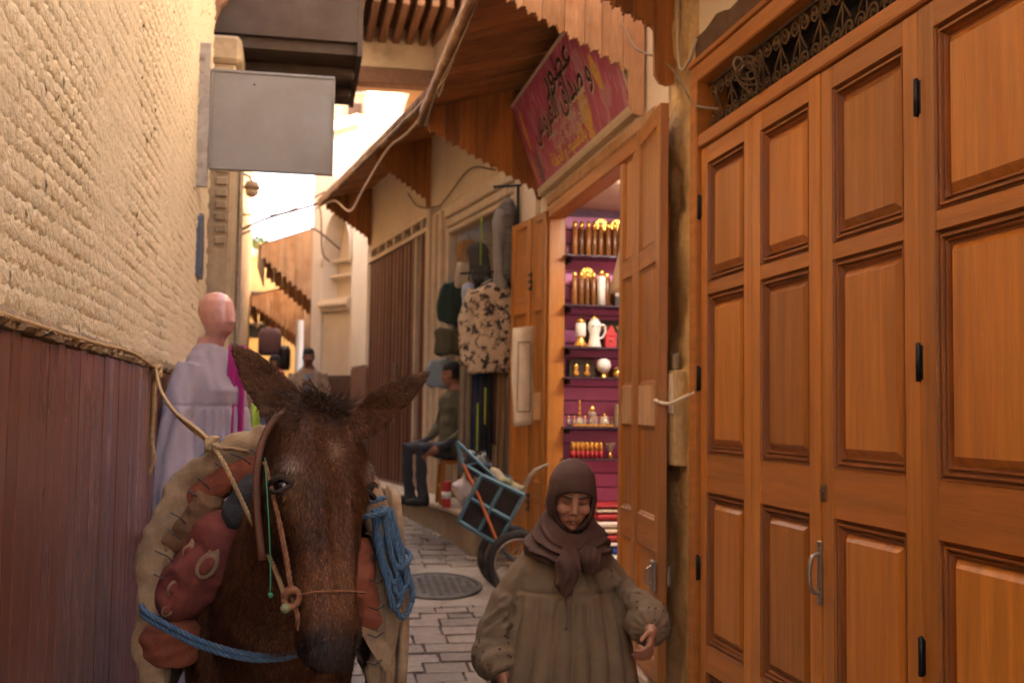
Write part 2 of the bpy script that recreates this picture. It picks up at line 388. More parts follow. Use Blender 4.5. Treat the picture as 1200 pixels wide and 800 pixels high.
# grey blank sign board on the left wall's far corner
t = thing('sign_board', 'blank grey metal sign board jutting from the whitewashed wall', 'sign', (-.2,7.0,3.08))
obj('panel', G().box((-.575,6.985,3.075), (.16,7.015,3.675), .004), K['signgrey'], t)
q = G()
for lo, hi in (((-.585,6.978,3.672),(.17,7.022,3.69)),((-.585,6.978,3.062),(.17,7.022,3.078)),((.157,6.978,3.078),(.172,7.022,3.672)),((-.59,6.978,3.078),(-.574,7.022,3.672))): q.box(lo, hi, .003)
obj('rim', q, K['signgrey'], t)
obj('bracket', G().box((XL-.02,6.985,2.95), (-.588,7.015,3.85), .004), K['steel'], t)
obj('bolt', G().lathe([(.012,-.004),(.012,0),(.004,.004)], (0,0,0), 8).join(G()) if False else G().box((-.33,6.978,3.60),(-.318,6.984,3.612),.003), K['blackmetal'], t)

# left pilaster and shaft beyond the brick wall
t = thing('stone_pilaster', 'worn beige stone pilaster with a carved shaft behind the grey sign', 'pilaster', (-.62,8.5,0))
obj('shaft', G().box((-.95,8.05,0), (-.505,8.75,4.25), .02), K['dirtystone'], t)
q = G()
for j in range(9): q.box((-.62,8.035,2.75+j*.085), (-.54,8.052,2.75+j*.085+.055), .006)
obj('carving', q, K['kerb'], t)
obj('capital', G().box((-.98,8.0,4.05), (-.47,8.8,4.25), .03), K['dirtystone'], t)
obj('drainpipe', G().tube([(-.49,8.78,.5),(-.49,8.78,4.0)], .022, 8), K['steel'], t)

# dark covered passage overhead
t = thing('overhead_room', 'dark brown underside of a room bridging the alley above the grey sign', 'overhang', (-.2,9,4.2))
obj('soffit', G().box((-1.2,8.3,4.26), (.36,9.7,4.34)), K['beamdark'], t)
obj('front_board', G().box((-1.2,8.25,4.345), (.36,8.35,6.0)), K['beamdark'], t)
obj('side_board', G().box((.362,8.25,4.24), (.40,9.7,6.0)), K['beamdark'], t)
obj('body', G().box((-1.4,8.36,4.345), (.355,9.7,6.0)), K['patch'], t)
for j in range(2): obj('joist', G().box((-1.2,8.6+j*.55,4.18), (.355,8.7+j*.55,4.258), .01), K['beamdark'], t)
def saw(n, w, d): return [(w*(i+f)/n, -d*h) for i in range(n) for f, h in ((0,0),(.2,.55),(.35,1),(.5,.6),(.7,.95),(.85,.3))]
ed = [(a, b) for a, b in saw(6, .52, .05)]
q = G(); q.prism([(-.02,5.2)]+[(-.02,4.33)]+[(.02,4.33)]+[(.04+.028*i, 4.33+.0*i+(.08+.055*i)+(.03 if i % 2 else 0)) for i in range(7)]+[(.27,5.2)], lambda a,b,t: (-.70+a*1.1,t,b), 8.1, 8.16)
obj('valance', q, K['beamwood'], t)
# timber ceiling spanning to the right, seen beyond the overhang
t = thing('timber_ceiling', 'old brown timber ceiling of close joists bridging to the right wall', 'ceiling', (.9,11,4.8))
obj('beam', G().box((.403,10.9,4.83), (1.6,11.08,5.0), .015), K['beamwood'], t)
obj('boards', G().box((.403,9.9,5.46), (1.75,11.3,5.5)), K['beamwood'], t)
for j in range(9): obj('joist', G().box((.43+j*.135,9.95,5.30), (.50+j*.135,11.3,5.456), .01), K['beamwood'], t)
obj('wall_above', G().box((.403,11.081,4.86), (1.6,11.3,6.0)), K['sunwall'], t)

# ---------------------------------------------------------------- right building (near): doors and perfume shop
XR = 1.75
rb = thing('plastered_building', 'ochre peeling plaster building holding the orange folding door and perfume shop', 'building', (2.2,4,0))
obj('upper_wall', G().box((XR,-6,3.30), (XR+.4,4.72,6.5)), K['creamwall'], rb)
obj('near_wall', G().box((XR,-6,0), (XR+.4,1.2,3.298)), K['creamwall'], rb)
obj('shop_lintel_wall', G().box((XR,5.14,3.12), (XR+.4,7.64,6.5)), K['creamwall'], rb)
q = G(); rows = []   # uneven plaster pier between the two shops
ny, nz = 26, 150
Vv = []; 
for j in range(nz):
    for i in range(ny): Vv.append((0, 4.72+(.46)*i/(ny-1), 6.5*j/(nz-1)*(.6 if j < nz-1 else 1)))
V = np.array(Vv); 
nn_ = vnoise(V*6, 3, 4); pits = np.clip(vnoise(V*11, 5, 3)-.9, 0, 2)
V[:, 0] = XR+.004-.014*nn_+.03*pits
V[:, 1] += .006*vnoise(V*9+5, 8, 2)*((V[:, 1] > 4.74) & (V[:, 1] < 5.15))
q.add(V, [(j*ny+i, j*ny+i+1, (j+1)*ny+i+1, (j+1)*ny+i) for j in range(nz-1) for i in range(ny-1)])
obj('pier', q, K['oldplaster'], rb, True)
obj('pier_core', G().box((XR+.03,4.70,0), (XR+.4,5.14,6.5)), K['oldplaster'], rb)
obj('far_pier', G().box((XR,7.805,0), (XR+.4,8.1,6.5)).join(G().box((XR,7.64,0), (XR+.018,7.804,6.5))), K['creamwall'], rb)
q = G(); rg_ = []
for i in range(30):
    y = 4.73-i*.13; r_ = rng.normal(0,.006,4); rg_.append([(XR-.012,y,3.165),(XR-.014,y,3.30+r_[0]*2),(XR+.02,y,3.32+r_[1]),(XR+.02,y,3.165)])
q.loft(rg_); obj('lintel_patch', q, K['patch'], rb)
tb = obj('door_threshold', G().box((XR-.06,1.2,-.02), (XR+.3,4.72,.10), .01), K['stepstone'], rb)
obj('shop_step', G().box((XR-.10,5.14,-.05), (XR+1.9,7.64,.34), .01), K['stepstone'], rb)
# shop interior
obj('shop_ceiling', G().box((XR+.05,5.0,3.06), (XR+1.9,7.9,3.115)), K['cream'], rb)
obj('shop_back', G().box((XR+1.9,5.0,0), (XR+1.98,7.9,3.2)), K['purple'], rb)
obj('shop_side', G().box((XR+.41,5.0,0), (XR+1.9,5.08,3.1)), K['cream'], rb)
sw = obj('slat_wall', G().box((XR+.02,7.72,.34), (XR+1.9,7.80,3.06)), K['groove'], rb)
z = .36
while z < 3.0:
    obj('slat', G().box((XR+.03,7.70,z), (XR+1.88,7.719,z+.094), .004), K['purple'], sw); z += .102
# meter box on the pier
t = thing('meter_box', 'flat beige electrical box with lid on the ochre pier', 'electric box', (1.73,4.93,1.4))
obj('box', G().box((1.69,4.86,1.36), (1.765,4.99,1.80), .006), K['oldplaster'], t)
obj('lid', G().box((1.682,4.875,1.60), (1.691,4.975,1.785), .003), K['creamwall'], t)
obj('latch', G().box((1.70,4.90,1.80), (1.73,4.95,1.88), .008), K['kerb'], t)

# ---------------------------------------------------------------- big folding door
fd = thing('folding_door', 'large orange varnished folding door of tall panelled leaves under an iron grille', 'door', (XR,3,0.1))
fr = G()
fr.box((XR-.035,4.665,.10), (XR+.12,4.745,3.165), .006)                       # far jamb
fr.box((XR-.035,1.2,3.085), (XR+.12,4.664,3.163), .006)                       # head
fr.box((XR-.028,1.2,2.785), (XR+.12,4.664,2.845), .006)                       # transom rail
fr.box((XR-.045,1.2,3.166), (XR+.12,4.76,3.19), .004)
obj('frame', fr, K['doorwood_h'], fd)
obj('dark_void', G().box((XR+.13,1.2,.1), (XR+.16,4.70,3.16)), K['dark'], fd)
ROWS = [(.20,.50),(.615,1.262),(1.43,2.118),(2.178,2.70)]
PROF = [(0,-.004),(.005,.016),(.010,.016),(.013,.004),(.020,.004),(.023,.020),(.028,.020),(.031,.010),(.036,.026),(.044,.026),(.062,.010),(.066,.007)]
def panel_mesh(xf, y0, y1, z0, z1, prof=PROF, field=True):
    q = G(); rings = []
    for i, d in prof: rings.append([(xf+d,y0+i,z0+i),(xf+d,y1-i,z0+i),(xf+d,y1-i,z1-i),(xf+d,y0+i,z1-i)])
    q.loft(rings, cap=False); r = rings[-1]
    if field: q.add(r, [(0,1,2,3)])
    return q
edges = [4.66, 4.085, 3.50, 2.885, 2.27, 1.65, 1.21]
for li in range(len(edges)-1):
    y1, y0 = edges[li]-.0025, edges[li+1]+.0025; xf = XR-.012-(.003 if li % 2 else 0); st = .085
    q = G()
    q.box((xf,y0,.11), (xf+.045,y0+st,2.78), .004); q.box((xf,y1-st,.11), (xf+.045,y1,2.78), .004)
    leaf = obj('leaf', q, K['doorwood'], fd, origin=(XR,y0,.1))
    zz = [.11]+[v for r_ in ROWS for v in r_]+[2.78]
    for a in range(0, len(zz), 2):
        obj('rail', G().box((xf+.0015,y0+st-.001,zz[a]), (xf+.044,y1-st+.001,zz[a+1]), .003), K['doorwood_h'], leaf, origin=(XR,y0+.07*a,zz[a]))
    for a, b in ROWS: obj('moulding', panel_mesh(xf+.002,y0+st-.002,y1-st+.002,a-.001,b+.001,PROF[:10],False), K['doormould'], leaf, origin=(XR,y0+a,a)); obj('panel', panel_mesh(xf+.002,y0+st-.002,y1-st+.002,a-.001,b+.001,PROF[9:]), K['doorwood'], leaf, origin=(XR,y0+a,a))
    if li in (0, 2):   # butt hinges
        ye = edges[0]+.004 if li == 0 else edges[3]
        for zz_ in (.93,1.755,2.52):
            h = G().lathe([(.003,-.055),(.008,-.053),(.008,.053),(.003,.058)], (xf-.008,ye,zz_), 8); h.box((xf-.004,ye-.018,zz_-.05), (xf+.003,ye+.018,zz_+.05), .002)
            obj('hinge', h, K['blackmetal'], leaf, True)
    if li == 2:       # pull handle and lock escutcheon
        yh = 3.53-.02
        h = G().box((xf-.006,yh-.016,.965), (xf+.001,yh+.016,1.18), .003)
        h.tube(catmull([(xf-.004,yh,1.005),(xf-.032,yh,1.015),(xf-.042,yh,1.07),(xf-.032,yh,1.125),(xf-.004,yh,1.135)], 5), .0075, 8)
        for zc in (.98,1.165): h.lathe([(.003,-.004),(.004,0),(.002,.003)], (xf-.008,yh,zc), 6, 'x')
        obj('handle', h, K['steel'], leaf)
        h = G().box((xf-.005,yh-.045,1.315), (xf+.001,yh-.005,1.37), .003); h.lathe([(.011,-.010),(.012,-.004),(.012,0)], (xf-.001,yh-.025,1.345), 12, 'x')
        obj('lock', h, K['iron'], leaf)
# transom grille of scrolls
gr = thing('iron_grille', 'rusty wrought iron scroll grille in the transom above the orange door', 'grille', (XR+.03,3,2.85))
def scroll(cy, cz, s, turns=1.6, r0_=.036, flipz=1):
    return [(XR+.028, cy+s*(r0_*(1-k/22*.85))*math.cos(k/22*turns*6.283), cz+flipz*(r0_*(1-k/22*.85))*math.sin(k/22*turns*6.283)) for k in range(23)]
obj('top_bar', G().box((XR+.022,1.3,3.070), (XR+.036,4.66,3.084)), K['iron'], gr); obj('bottom_bar', G().box((XR+.022,1.3,2.847), (XR+.036,4.66,2.859)), K['iron'], gr)
sa = G(); sa.tube(scroll(0,2.892,1), .0048, 5, cap=True); sb = G(); sb.tube(scroll(0,3.038,-1,flipz=-1), .0048, 5)
sc1, sc2 = mesh_of('scroll', sa, K['iron'], True), mesh_of('scroll', sb, K['iron'], True)
sp_ = G()
sp_.tube([(XR+.028,-.055,2.93),(XR+.028,0,3.0)], .004, 5); sp_.tube([(XR+.028,.055,2.93),(XR+.028,0,3.0)], .004, 5); sp_.tube([(XR+.028,0,2.86),(XR+.028,0,3.07)], .004, 5)
spm = mesh_of('spindle', sp_, K['iron'], True)
y = 4.60; k_ = 0
while y > 1.9:
    inst('scroll', sc1, (0,y,0), gr); inst('scroll', sc2, (0,y,0), gr, scale=(1,1,1))
    if k_ % 2 == 0: inst('spindle', spm, (0,y-.04,0), gr)
    y -= .082; k_ += 1
t = thing('cable_coil', 'coil of old grey cable tied to the iron grille', 'cable', (XR,4.0,2.95))
for j in range(5):
    cy, cz, ra, rb_ = 4.08-.012*j, 2.985-.006*j, .075+.008*j, .030+.006*j
    obj('loop', G().tube([(XR-.02-.008*j+.01*math.cos(a*2), cy+ra*math.cos(a+.3*j)*.95, cz+rb_*math.sin(a+.5*j)*(1+.3*math.sin(j*2))+.09*ra*math.cos(a)-.01*j) for a in np.linspace(0, 6.283, 28)], .0042, 6), K['iron'], t, True)
obj('tie', G().tube([(XR-.045+.02*math.cos(a), 4.15, 3.01+.028*math.sin(a)) for a in np.linspace(0,6.283,16)], .005, 6), K['kerb'], t, True)

# ================================================================ CANOPIES
def tooth_edge(x0, x1, z0, z1, pitch=.06, amp=.03):
    """stepped cusps along a falling edge from (x0,z0) to (x1,z1)"""
    L = math.hypot(x1-x0, z1-z0); n = max(2, int(L/pitch)); out = []
    dx, dz = (x1-x0)/L, (z1-z0)/L; px, pz = -dz, dx
    if pz > 0: px, pz = -px, -pz
    for i in range(n):
        for f, h in ((0,.0),(.18,.5),(.34,.55),(.44,1.0),(.58,1.0),(.66,.4),(.82,.35)):
            t = (i+f)/n; out.append((x0+(x1-x0)*t+px*amp*h, z0+(z1-z0)*t+pz*amp*h))
    return out
def clip(poly, a, b):
    """clip an (x,z) polygon to a<=x<=b"""
    for lim, sgn in ((a, 1), (b, -1)):
        out = []
        for i in range(len(poly)):
            p, q = poly[i-1], poly[i]; ip, iq = (p[0]-lim)*sgn >= 0, (q[0]-lim)*sgn >= 0
            if ip != iq:
                t = (lim-p[0])/(q[0]-p[0]); out.append((lim, p[1]+(q[1]-p[1])*t))
            if iq: out.append(q)
        poly = out
        if len(poly) < 3: return []
    return poly
def side_panel(parent, xo, xw, zo, zw, zt, ztip, y, th, m, M=None, hook=True, bw=.105, curl=.07, pitch=.06, tamp=.03):
    """saw-toothed gable board: outer x, wall x, lower z at outer end, lower z near the wall, roof z at outer/wall, split in upright boards"""
    edge = tooth_edge(xo, xw-curl, zo, zw, pitch, tamp)
    tail = [(xw-curl, zw-.02),(xw-curl*.95, ztip+.05),(xw-curl*.7, ztip+.01),(xw-curl*.35, ztip),(xw-.005, ztip+.012)] if hook else [(xw-.005, zw-.03)]
    poly = [(xo, zt[0])]+[(xo, zo+.01)]+edge+tail+[(xw-.005, zt[1])]
    x = xo; k = 0
    while x < xw-.02:
        w_ = bw*random.uniform(.85, 1.15); pl = clip(poly, x+.0015, min(x+w_, xw)-.0015)
        if pl:
            q = G(M); d = random.uniform(0, .004); q.prism(pl, lambda a, b, t: (a, t, b), y+d, y+th+d)
            obj('panel_board', q, m, parent)
        x += w_; k += 1
def canopy(t, y0, y1, xo, xw, zo, zw, M=None, mb=None, bw=.17):
    y = y0
    while y < y1-.01:
        w_ = min(bw*random.uniform(.85, 1.15), y1-y); dz = random.uniform(-.006, .006)
        q = G(M); a, b = y+.002, y+w_-.002
        q.add([(xo,a,zo+dz),(xw,a,zw+dz),(xw,b,zw+dz),(xo,b,zo+dz),(xo,a,zo+.022+dz),(xw,a,zw+.022+dz),(xw,b,zw+.022+dz),(xo,b,zo+.022+dz)], [(0,3,2,1),(4,5,6,7),(0,1,5,4),(1,2,6,5),(2,3,7,6),(3,0,4,7)])
        obj('roof_board', q, mb or K['canopyboard'], t); y += w_
cn = thing('wooden_canopy', 'orange wooden canopy with saw-toothed side boards over the perfume shop', 'canopy', (1.4,6.7,3.4))
canopy(cn, 5.47, 8.06, .86, XR-.004, 3.80, 4.06)
side_panel(cn, .875, XR-.004, 3.66, 3.26, (3.80,4.05), 3.17, 7.97, .025, K['canopywood'])
side_panel(cn, .875, XR-.004, 3.80, 3.40, (3.80,4.05), 3.15, 5.49, .025, K['palewood'], curl=.095)
g = G(); g.box((.82,5.42,3.74), (.875,8.09,3.83), .012); g.tube([(.83,5.42+i*.09,3.73+.006*math.sin(i*1.9)) for i in range(31)], .028, 7)
obj('fascia', g, K['fasciawood'], cn, True)
g = G()
for i in range(3): g.tube(catmull([(.86,5.6+i*.5,3.72),(.85,6.3+i*.4,3.69-.02*i),(.84,7.2,3.70),(.86,8.0,3.69-.01*i)], 6), .007, 5)
obj('cable', g, K['kerb'], cn, True)
obj('rafter', G().box((XR-.05,5.52,3.93), (XR-.006,7.95,4.03), .006), K['canopywood'], cn)
c2 = thing('wooden_canopy', 'orange wooden canopy with a saw-toothed hooked end board above the folding door', 'canopy', (1.4,4,3.4))
canopy(c2, 1.6, 5.06, .86, XR-.004, 3.80, 4.06)
side_panel(c2, .875, XR-.004, 3.86, 3.47, (3.80+.06,4.05), 3.18, 5.03, .028, K['canopywood'], curl=.11)
g = G(); g.box((.82,1.55,3.74), (.875,5.08,3.83), .012); obj('fascia', g, K['fasciawood'], c2)
# electric wire draped along the end boards
tag(obj('hanging_wire', G().tube(catmull([(1.60,5.46,3.62),(1.63,5.3,3.44),(1.69,5.1,3.33),(1.71,4.95,3.22),(1.715,4.8,3.08),(1.72,4.68,2.985),(1.74,4.45,2.91)], 8), .006, 6), K['kerb'], None, True),
    'grey electric wire drooping from the canopy to the iron grille', 'wire')
tag(obj('hanging_wire', G().tube(catmull([(1.735,4.98,3.9),(1.73,4.96,3.5),(1.728,4.93,3.27),(1.72,4.85,3.20),(1.715,4.74,3.22),(1.73,4.70,3.3)], 8), .009, 6), K['beigemetal'], None, True),
    'thick pale cable looping down the peeling pier', 'wire')

# ================================================================ SHOP SIGN with lettering
def matsign():
    m = mat('signprint', (.40,.065,.15), .45, .12, 4, bump=.03, col2=(.52,.21,.30), amount=.52, c2scale=6.5, soft=.10, c2stretch=(1,2.6,1))
    return m
sg = thing('shop_sign', 'tilted burgundy shop sign with Arabic lettering above the perfume shop', 'sign', (1.62,6.8,3.3))
# frame of the sign plane: u runs toward the camera (reading right-to-left ends far), v up
SB = Vector((1.70,8.0,3.245)); U_ = Vector((0,-1,0)); SL = 2.42
V_ = Vector((-.20,0,.60)); SH = V_.length; V_.normalize(); N_ = U_.cross(V_)
if N_.x > 0: N_ = -N_
def SP(u, v, n=0): return tuple(SB+U_*u+V_*v+N_*n)
def sbox(u0, u1, v0, v1, n0, n1):
    return G().add([SP(u0,v0,n0),SP(u1,v0,n0),SP(u1,v1,n0),SP(u0,v1,n0),SP(u0,v0,n1),SP(u1,v0,n1),SP(u1,v1,n1),SP(u0,v1,n1)], [(0,3,2,1),(4,5,6,7),(0,1,5,4),(1,2,6,5),(2,3,7,6),(3,0,4,7)])
obj('board', sbox(0,SL,0,SH,-.03,0), matsign(), sg)
fm = mat('signframe', (.62,.53,.42), .5, .08)
for a in ((-.02,SL+.02,-.022,0),(-.02,SL+.02,SH,SH+.022),(-.022,0,0,SH),(SL,SL+.022,0,SH)): obj('frame_strip', sbox(a[0],a[1],a[2],a[3],-.035,.008), fm, sg)
AR = {'ع':'FEC9','غ':'FECD','ط':'FEC1','و':'FEED','ر':'FEAD','ص':'FEB9','د':'FEA9','ا':'FE8D','ق':'FED5','ل':'FEDD','س':'FEB1','ب':'FE8F','ت':'FE95','ي':'FEF1','ه':'FEE9','ة':'FE93','ن':'FEE5','م':'FEE1','ج':'FE9D','ف':'FED1','ك':'FED9','ز':'FEAF','ش':'FEB5'}
def shape(word):
    out = []; nonj = 'اودرزة '
    for i, c in enumerate(word):
        if c == ' ': out.append(' '); continue
        if c not in AR: continue
        pj = i > 0 and word[i-1] not in nonj; nj = i < len(word)-1 and word[i+1] != ' ' and c not in nonj
        b = int(AR[c], 16); two = c in 'اودرزة'
        if two: k = 1 if pj else 0
        else: k = 3 if (pj and nj) else 2 if nj else 1 if pj else 0
        out.append(chr(b+k))
    return ''.join(out[::-1])
def letter(name, s, u, v, size, m, parent, n=.003, bold=.0, width=None):
    cu_ = bpy.data.curves.new('t', 'FONT'); cu_.body = shape(s); cu_.size = 1; cu_.offset = bold; cu_.resolution_u = 3
    o = bpy.data.objects.new('t', cu_); COL.objects.link(o); dg = bpy.context.evaluated_depsgraph_get(); dg.update()
    me = o.evaluated_get(dg).to_mesh(); q = G(); V = np.array([v_.co[:] for v_ in me.vertices])
    V[:, 0] -= V[:, 0].min(); wd = V[:, 0].max(); sx = (width/wd) if width else size
    q.v = [SP(u+p[0]*sx, v+p[1]*size, n) for p in V]; q.f = [list(p.vertices) for p in me.polygons]
    bpy.data.objects.remove(o); bpy.data.curves.remove(cu_)
    return obj(name, q, m, parent)
black = mat('ink', (.02,.015,.015), .5, .05, bump=0); pale = mat('palei', (.62,.50,.42), .5, .05, bump=0); yel = mat('yellowink', (.75,.52,.03), .5, .05, bump=0)
# mirrored pair: pale outline under black letters
for nm, s, u, v, sz, wd in (('lettering','عطور',.95,.475,.26,.72),('lettering','و صداق العروس',.42,.285,.26,1.5)):
    letter(nm, s, u-.008, v-.006, sz, pale, sg, .002, .035, wd+.02); letter(nm, s, u, v, sz, black, sg, .004, .012, wd)
letter('lettering', 'تشكيل بيوت العرس بانواعه', .72, .205, .105, pale, sg, .003, .008, 1.02)
for wrd, uu, wd in (('والهندية',.78,.27),('الرفيعة',1.08,.26),('العطور',1.37,.26)): letter('lettering', wrd, uu, .125, .10, pale, sg, .003, .008, wd)
letter('lettering', 'بالتقسيط و الجملة', .62, .035, .13, yel, sg, .003, .02, .9)
def disc(u, v, a, b, n, m, ang=0):
    q = G(); ps = [SP(u+a*math.cos(t)*math.cos(ang)-b*math.sin(t)*math.sin(ang), v+a*math.cos(t)*math.sin(ang)+b*math.sin(t)*math.cos(ang), n) for t in np.linspace(0, 6.283, 20, endpoint=False)]
    q.add(ps, [tuple(range(20))]); obj('printed_shape', q, m, sg)
gold_i = mat('goldink', (.62,.36,.08), .5, .25, 30, bump=0); pk = mat('pinkink', (.45,.20,.26), .5, .15, 12, bump=0); gr_i = mat('greyink', (.17,.12,.13), .5, .1, bump=0)
disc(1.62,.17,.10,.13,.0012,gold_i); disc(1.62,.03,.06,.03,.0012,gold_i); disc(2.0,.30,.05,.12,.0012,gold_i,.3); disc(.18,.42,.035,.16,.0012,gold_i); disc(.12,.14,.03,.12,.0012,gold_i); disc(.27,.12,.055,.13,.0014,gr_i)
for a in ((.45,.40,.06,.10),(1.35,.20,.08,.11),(.38,.18,.06,.09),(1.15,.34,.10,.06),(1.75,.42,.09,.10),(.75,.36,.08,.07),(2.05,.15,.10,.07)): disc(*a, .0008, pk)
obj('mounting_batten', G().box((1.70,5.55,3.19), (1.748,8.0,3.225), .004), K['beigemetal'], sg)
obj('carved_lintel', G().box((1.69,5.2,3.05), (1.80,7.62,3.13), .012), K['palewood'], rb)

# ================================================================ PERFUME SHOP DOOR
pd = thing('shop_door', 'orange wooden shop door folded open on both sides of the perfume shelves', 'door', (1.75,6.8,.34))
q = G(); q.box((1.70,7.565,.34), (1.82,7.64,3.05), .006); q.box((1.70,5.14,.34), (1.82,5.20,3.05), .006)
obj('jamb', q, K['doorwood'], pd)
obj('head_rail', G().box((1.695,5.201,2.965), (1.82,7.564,3.049), .006), K['doorwood_h'], pd)
def open_leaf(p0, p1, z0, z1, rows, st=.07, th=.042, lock=False, rail_m='palewood'):
    d = Vector((p1[0]-p0[0], p1[1]-p0[1], 0)); L = d.length; d.normalize(); ang = math.atan2(d.y, d.x)-math.pi/2
    M = Matrix.Translation((p0[0],p0[1],0)) @ Matrix.Rotation(ang, 4, 'Z')   # local y runs along the leaf, local -x.. faces
    q = G(M); q.box((-th/2,0,z0), (th/2,st,z1), .004); q.box((-th/2,L-st,z0), (th/2,L,z1), .004)
    lf = obj('leaf', q, K['doorwood'], pd)
    zz = [z0]+[v for r_ in rows for v in r_]+[z1]
    for a in range(0, len(zz), 2): 
        q = G(M); q.box((-th/2+.0015,st-.001,zz[a]), (th/2-.0015,L-st+.001,zz[a+1]), .003); obj('rail', q, K['doorwood_h'] if a not in (4,) else K['palewood'], lf)
    for a, b in rows:
        q = G(M)
        for sx in (-1, 1):
            rings = []
            for i, dd in ((0,.0),(.008,.010),(.014,.010),(.018,.014),(.035,.014)): rings.append([(sx*(th/2-dd),st+i,a+i),(sx*(th/2-dd),L-st-i,a+i),(sx*(th/2-dd),L-st-i,b-i),(sx*(th/2-dd),st+i,b-i)])
            q.loft(rings, cap=False); q.add(rings[-1], [(0,1,2,3)])
        obj('panel', q, K['doorwood'], lf)
    return lf, M, L
rw = [(.46,.95),(1.10,1.54),(1.74,2.32),(2.42,2.97)]
open_leaf((1.735,5.86), (1.718,5.50), .36, 3.04, rw)
lf, M, L = open_leaf((1.715,5.49), (1.655,4.92), .36, 3.06, rw, st=.085)
q = G(M); q.box((.022,L-.10,.78), (.040,L-.02,.92), .004); q.tube([(.03,L-.06,.80),(.06,L-.06,.82),(.06,L-.06,.88),(.03,L-.06,.90)], .006, 6)
obj('lock', q, K['steel'], lf)
q = G(M); q.box((-.045,L-.075,1.60), (-.0225,L-.03,1.70), .006); obj('hasp', q, K['gold'], lf)
q = G(M); q.box((-.045,L-.09,.80), (-.0225,L-.02,.90), .006); obj('lock', q, K['steel'], lf)
# far leaves folded back along the wall
open_leaf((1.70,7.60), (1.665,7.90), .42, 3.02, rw)
open_leaf((1.66,7.93), (1.595,8.33), .46, 3.02, rw)
for zc in (.95,1.75,2.55):
    q = G(); q.box((1.642,7.885,zc-.07), (1.648,7.925,zc+.07), .003)
    for j in range(3): q.box((1.630,7.86,zc-.06+j*.05), (1.643,7.96,zc-.04+j*.05), .003)
    obj('hinge', q, K['blackmetal'], pd)
tag(obj('tie_rope', G().tube(catmull([(1.63,4.97,1.66),(1.66,4.86,1.645),(1.715,4.76,1.68),(1.72,4.67,1.695)], 6), .009, 6), K['cream'], None, True), 'short white cord tying the open shop door to the folding door', 'rope')
bgm = thing('cloth_bag', 'beige cloth bag hanging in the perfume shop doorway', 'bag', (2.0,6.6,2.4))
rings = []
for z, ww, dd in ((2.86,.015,.012),(2.7,.05,.03),(2.5,.10,.05),(2.4,.13,.055),(2.36,.13,.05)):
    rings.append([(1.98+ww*math.cos(a)*(1+.08*math.sin(5*a))+.03*(2.86-z), 6.55+dd*math.sin(a), z+.03*math.cos(a)) for a in np.linspace(0,6.283,20,endpoint=False)])
obj('bag_body', G().loft(rings), K['bag'], bgm, True)
obj('strap', G().tube([(1.98,6.55,2.85),(1.99,6.56,2.95),(2.0,6.58,3.06)], .006, 6), K['bag'], bgm, True)
lm = bpy.data.materials.new('lamp'); lm.use_nodes = True; lm.node_tree.nodes['Principled BSDF'].inputs['Emission Color'].default_value = (1,.86,.7,1); lm.node_tree.nodes['Principled BSDF'].inputs['Emission Strength'].default_value = 6.0
tag(obj('ceiling_light', G().box((2.0,6.3,3.035), (2.7,6.7,3.059), .006), lm), 'white ceiling light panel inside the perfume shop', 'light')

# shelves and wares (shelves on the slat wall)
SHZ = [2.70,2.35,2.055,1.845,1.50,1.28]
for z in SHZ:
    s_ = obj('shelf', G().box((1.80,7.47,z-.014), (2.75,7.70,z), .003), K['shelf'], sw)
    obj('bracket', G().box((1.84,7.55,z-.05), (1.86,7.70,z-.015), .004), K['blackmetal'], s_)
def item(name, label, cat, group, parts, x, z, y=7.56):
    t = thing(name, label, cat, (x,y,z), group)
    for pn, prof, m, *n in parts: obj(pn, G().lathe(prof, (x,y,z), n[0] if n else 12), m, t, True)
    return t
tube_ = lambda h: [('body', [(.018,0),(.02,.003),(.02,h*.78),(.018,h*.79)], K['amber']), ('cap', [(.014,h*.79),(.017,h*.80),(.017,h*.95),(.008,h)], K['gold'])]
a = item('perfume_tube', 'slim amber perfume tube with gold cap on the top shelf', 'perfume', 'perfume tubes on the top shelf', tube_(.25), 1.885, 2.702)
for i in range(1, 9): dup(a, (.048*i, random.uniform(-.02,.02), 0))
a = item('perfume_tube', 'slim amber perfume tube with gold cap on the second shelf', 'perfume', 'perfume tubes on the second shelf', tube_(.24), 1.885, 2.352)
for i in (1,2,3,5): dup(a, (.047*i, random.uniform(-.02,.01), 0))
item('perfume_tube', 'white and lilac perfume tube among amber ones on the second shelf', 'perfume', None, [('body',[(.03,0),(.03,.2),(.026,.205)],K['white']),('cap',[(.02,.205),(.02,.24),(.01,.26)],K['gold'])], 2.075, 2.352, 7.54)
t = thing('perfume_box', 'dark perfume box on the second shelf beside the red boxes', 'box', (2.20,7.56,2.352)); obj('carton', G().box((2.175,7.53,2.352), (2.225,7.59,2.55), .003), K['blackbox'], t); obj('band', G().box((2.173,7.528,2.42), (2.227,7.592,2.47)), K['steel'], t)
for i in range(3):
    x = 2.245+i*.058; t = thing('perfume_box', 'red perfume box with a white label band on the second shelf', 'box', (x,7.56,2.352), 'red boxes on the second shelf')
    obj('carton', G().box((x,7.53,2.352), (x+.05,7.59,2.54), .003), K['red'], t); obj('label_band', G().box((x-.001,7.528,2.41), (x+.051,7.592,2.48)), K['white'], t)
a = thing('trophy_disc', 'round gold ornament standing behind the top shelf tubes', 'ornament', (2.10,7.66,2.702), 'round gold ornaments')
obj('disc', G().lathe([(.005,-.004),(.045,-.004),(.05,0),(.045,.004),(.005,.004)], (0,0,0), 20), K['gold'], a).rotation_euler = (R(90),0,0)
a.children[0].location = (0,-.01,.24); me_ = a.children[0].data
for v_ in me_.vertices: v_.co = v_.co+Vector((2.10,7.66,2.702))
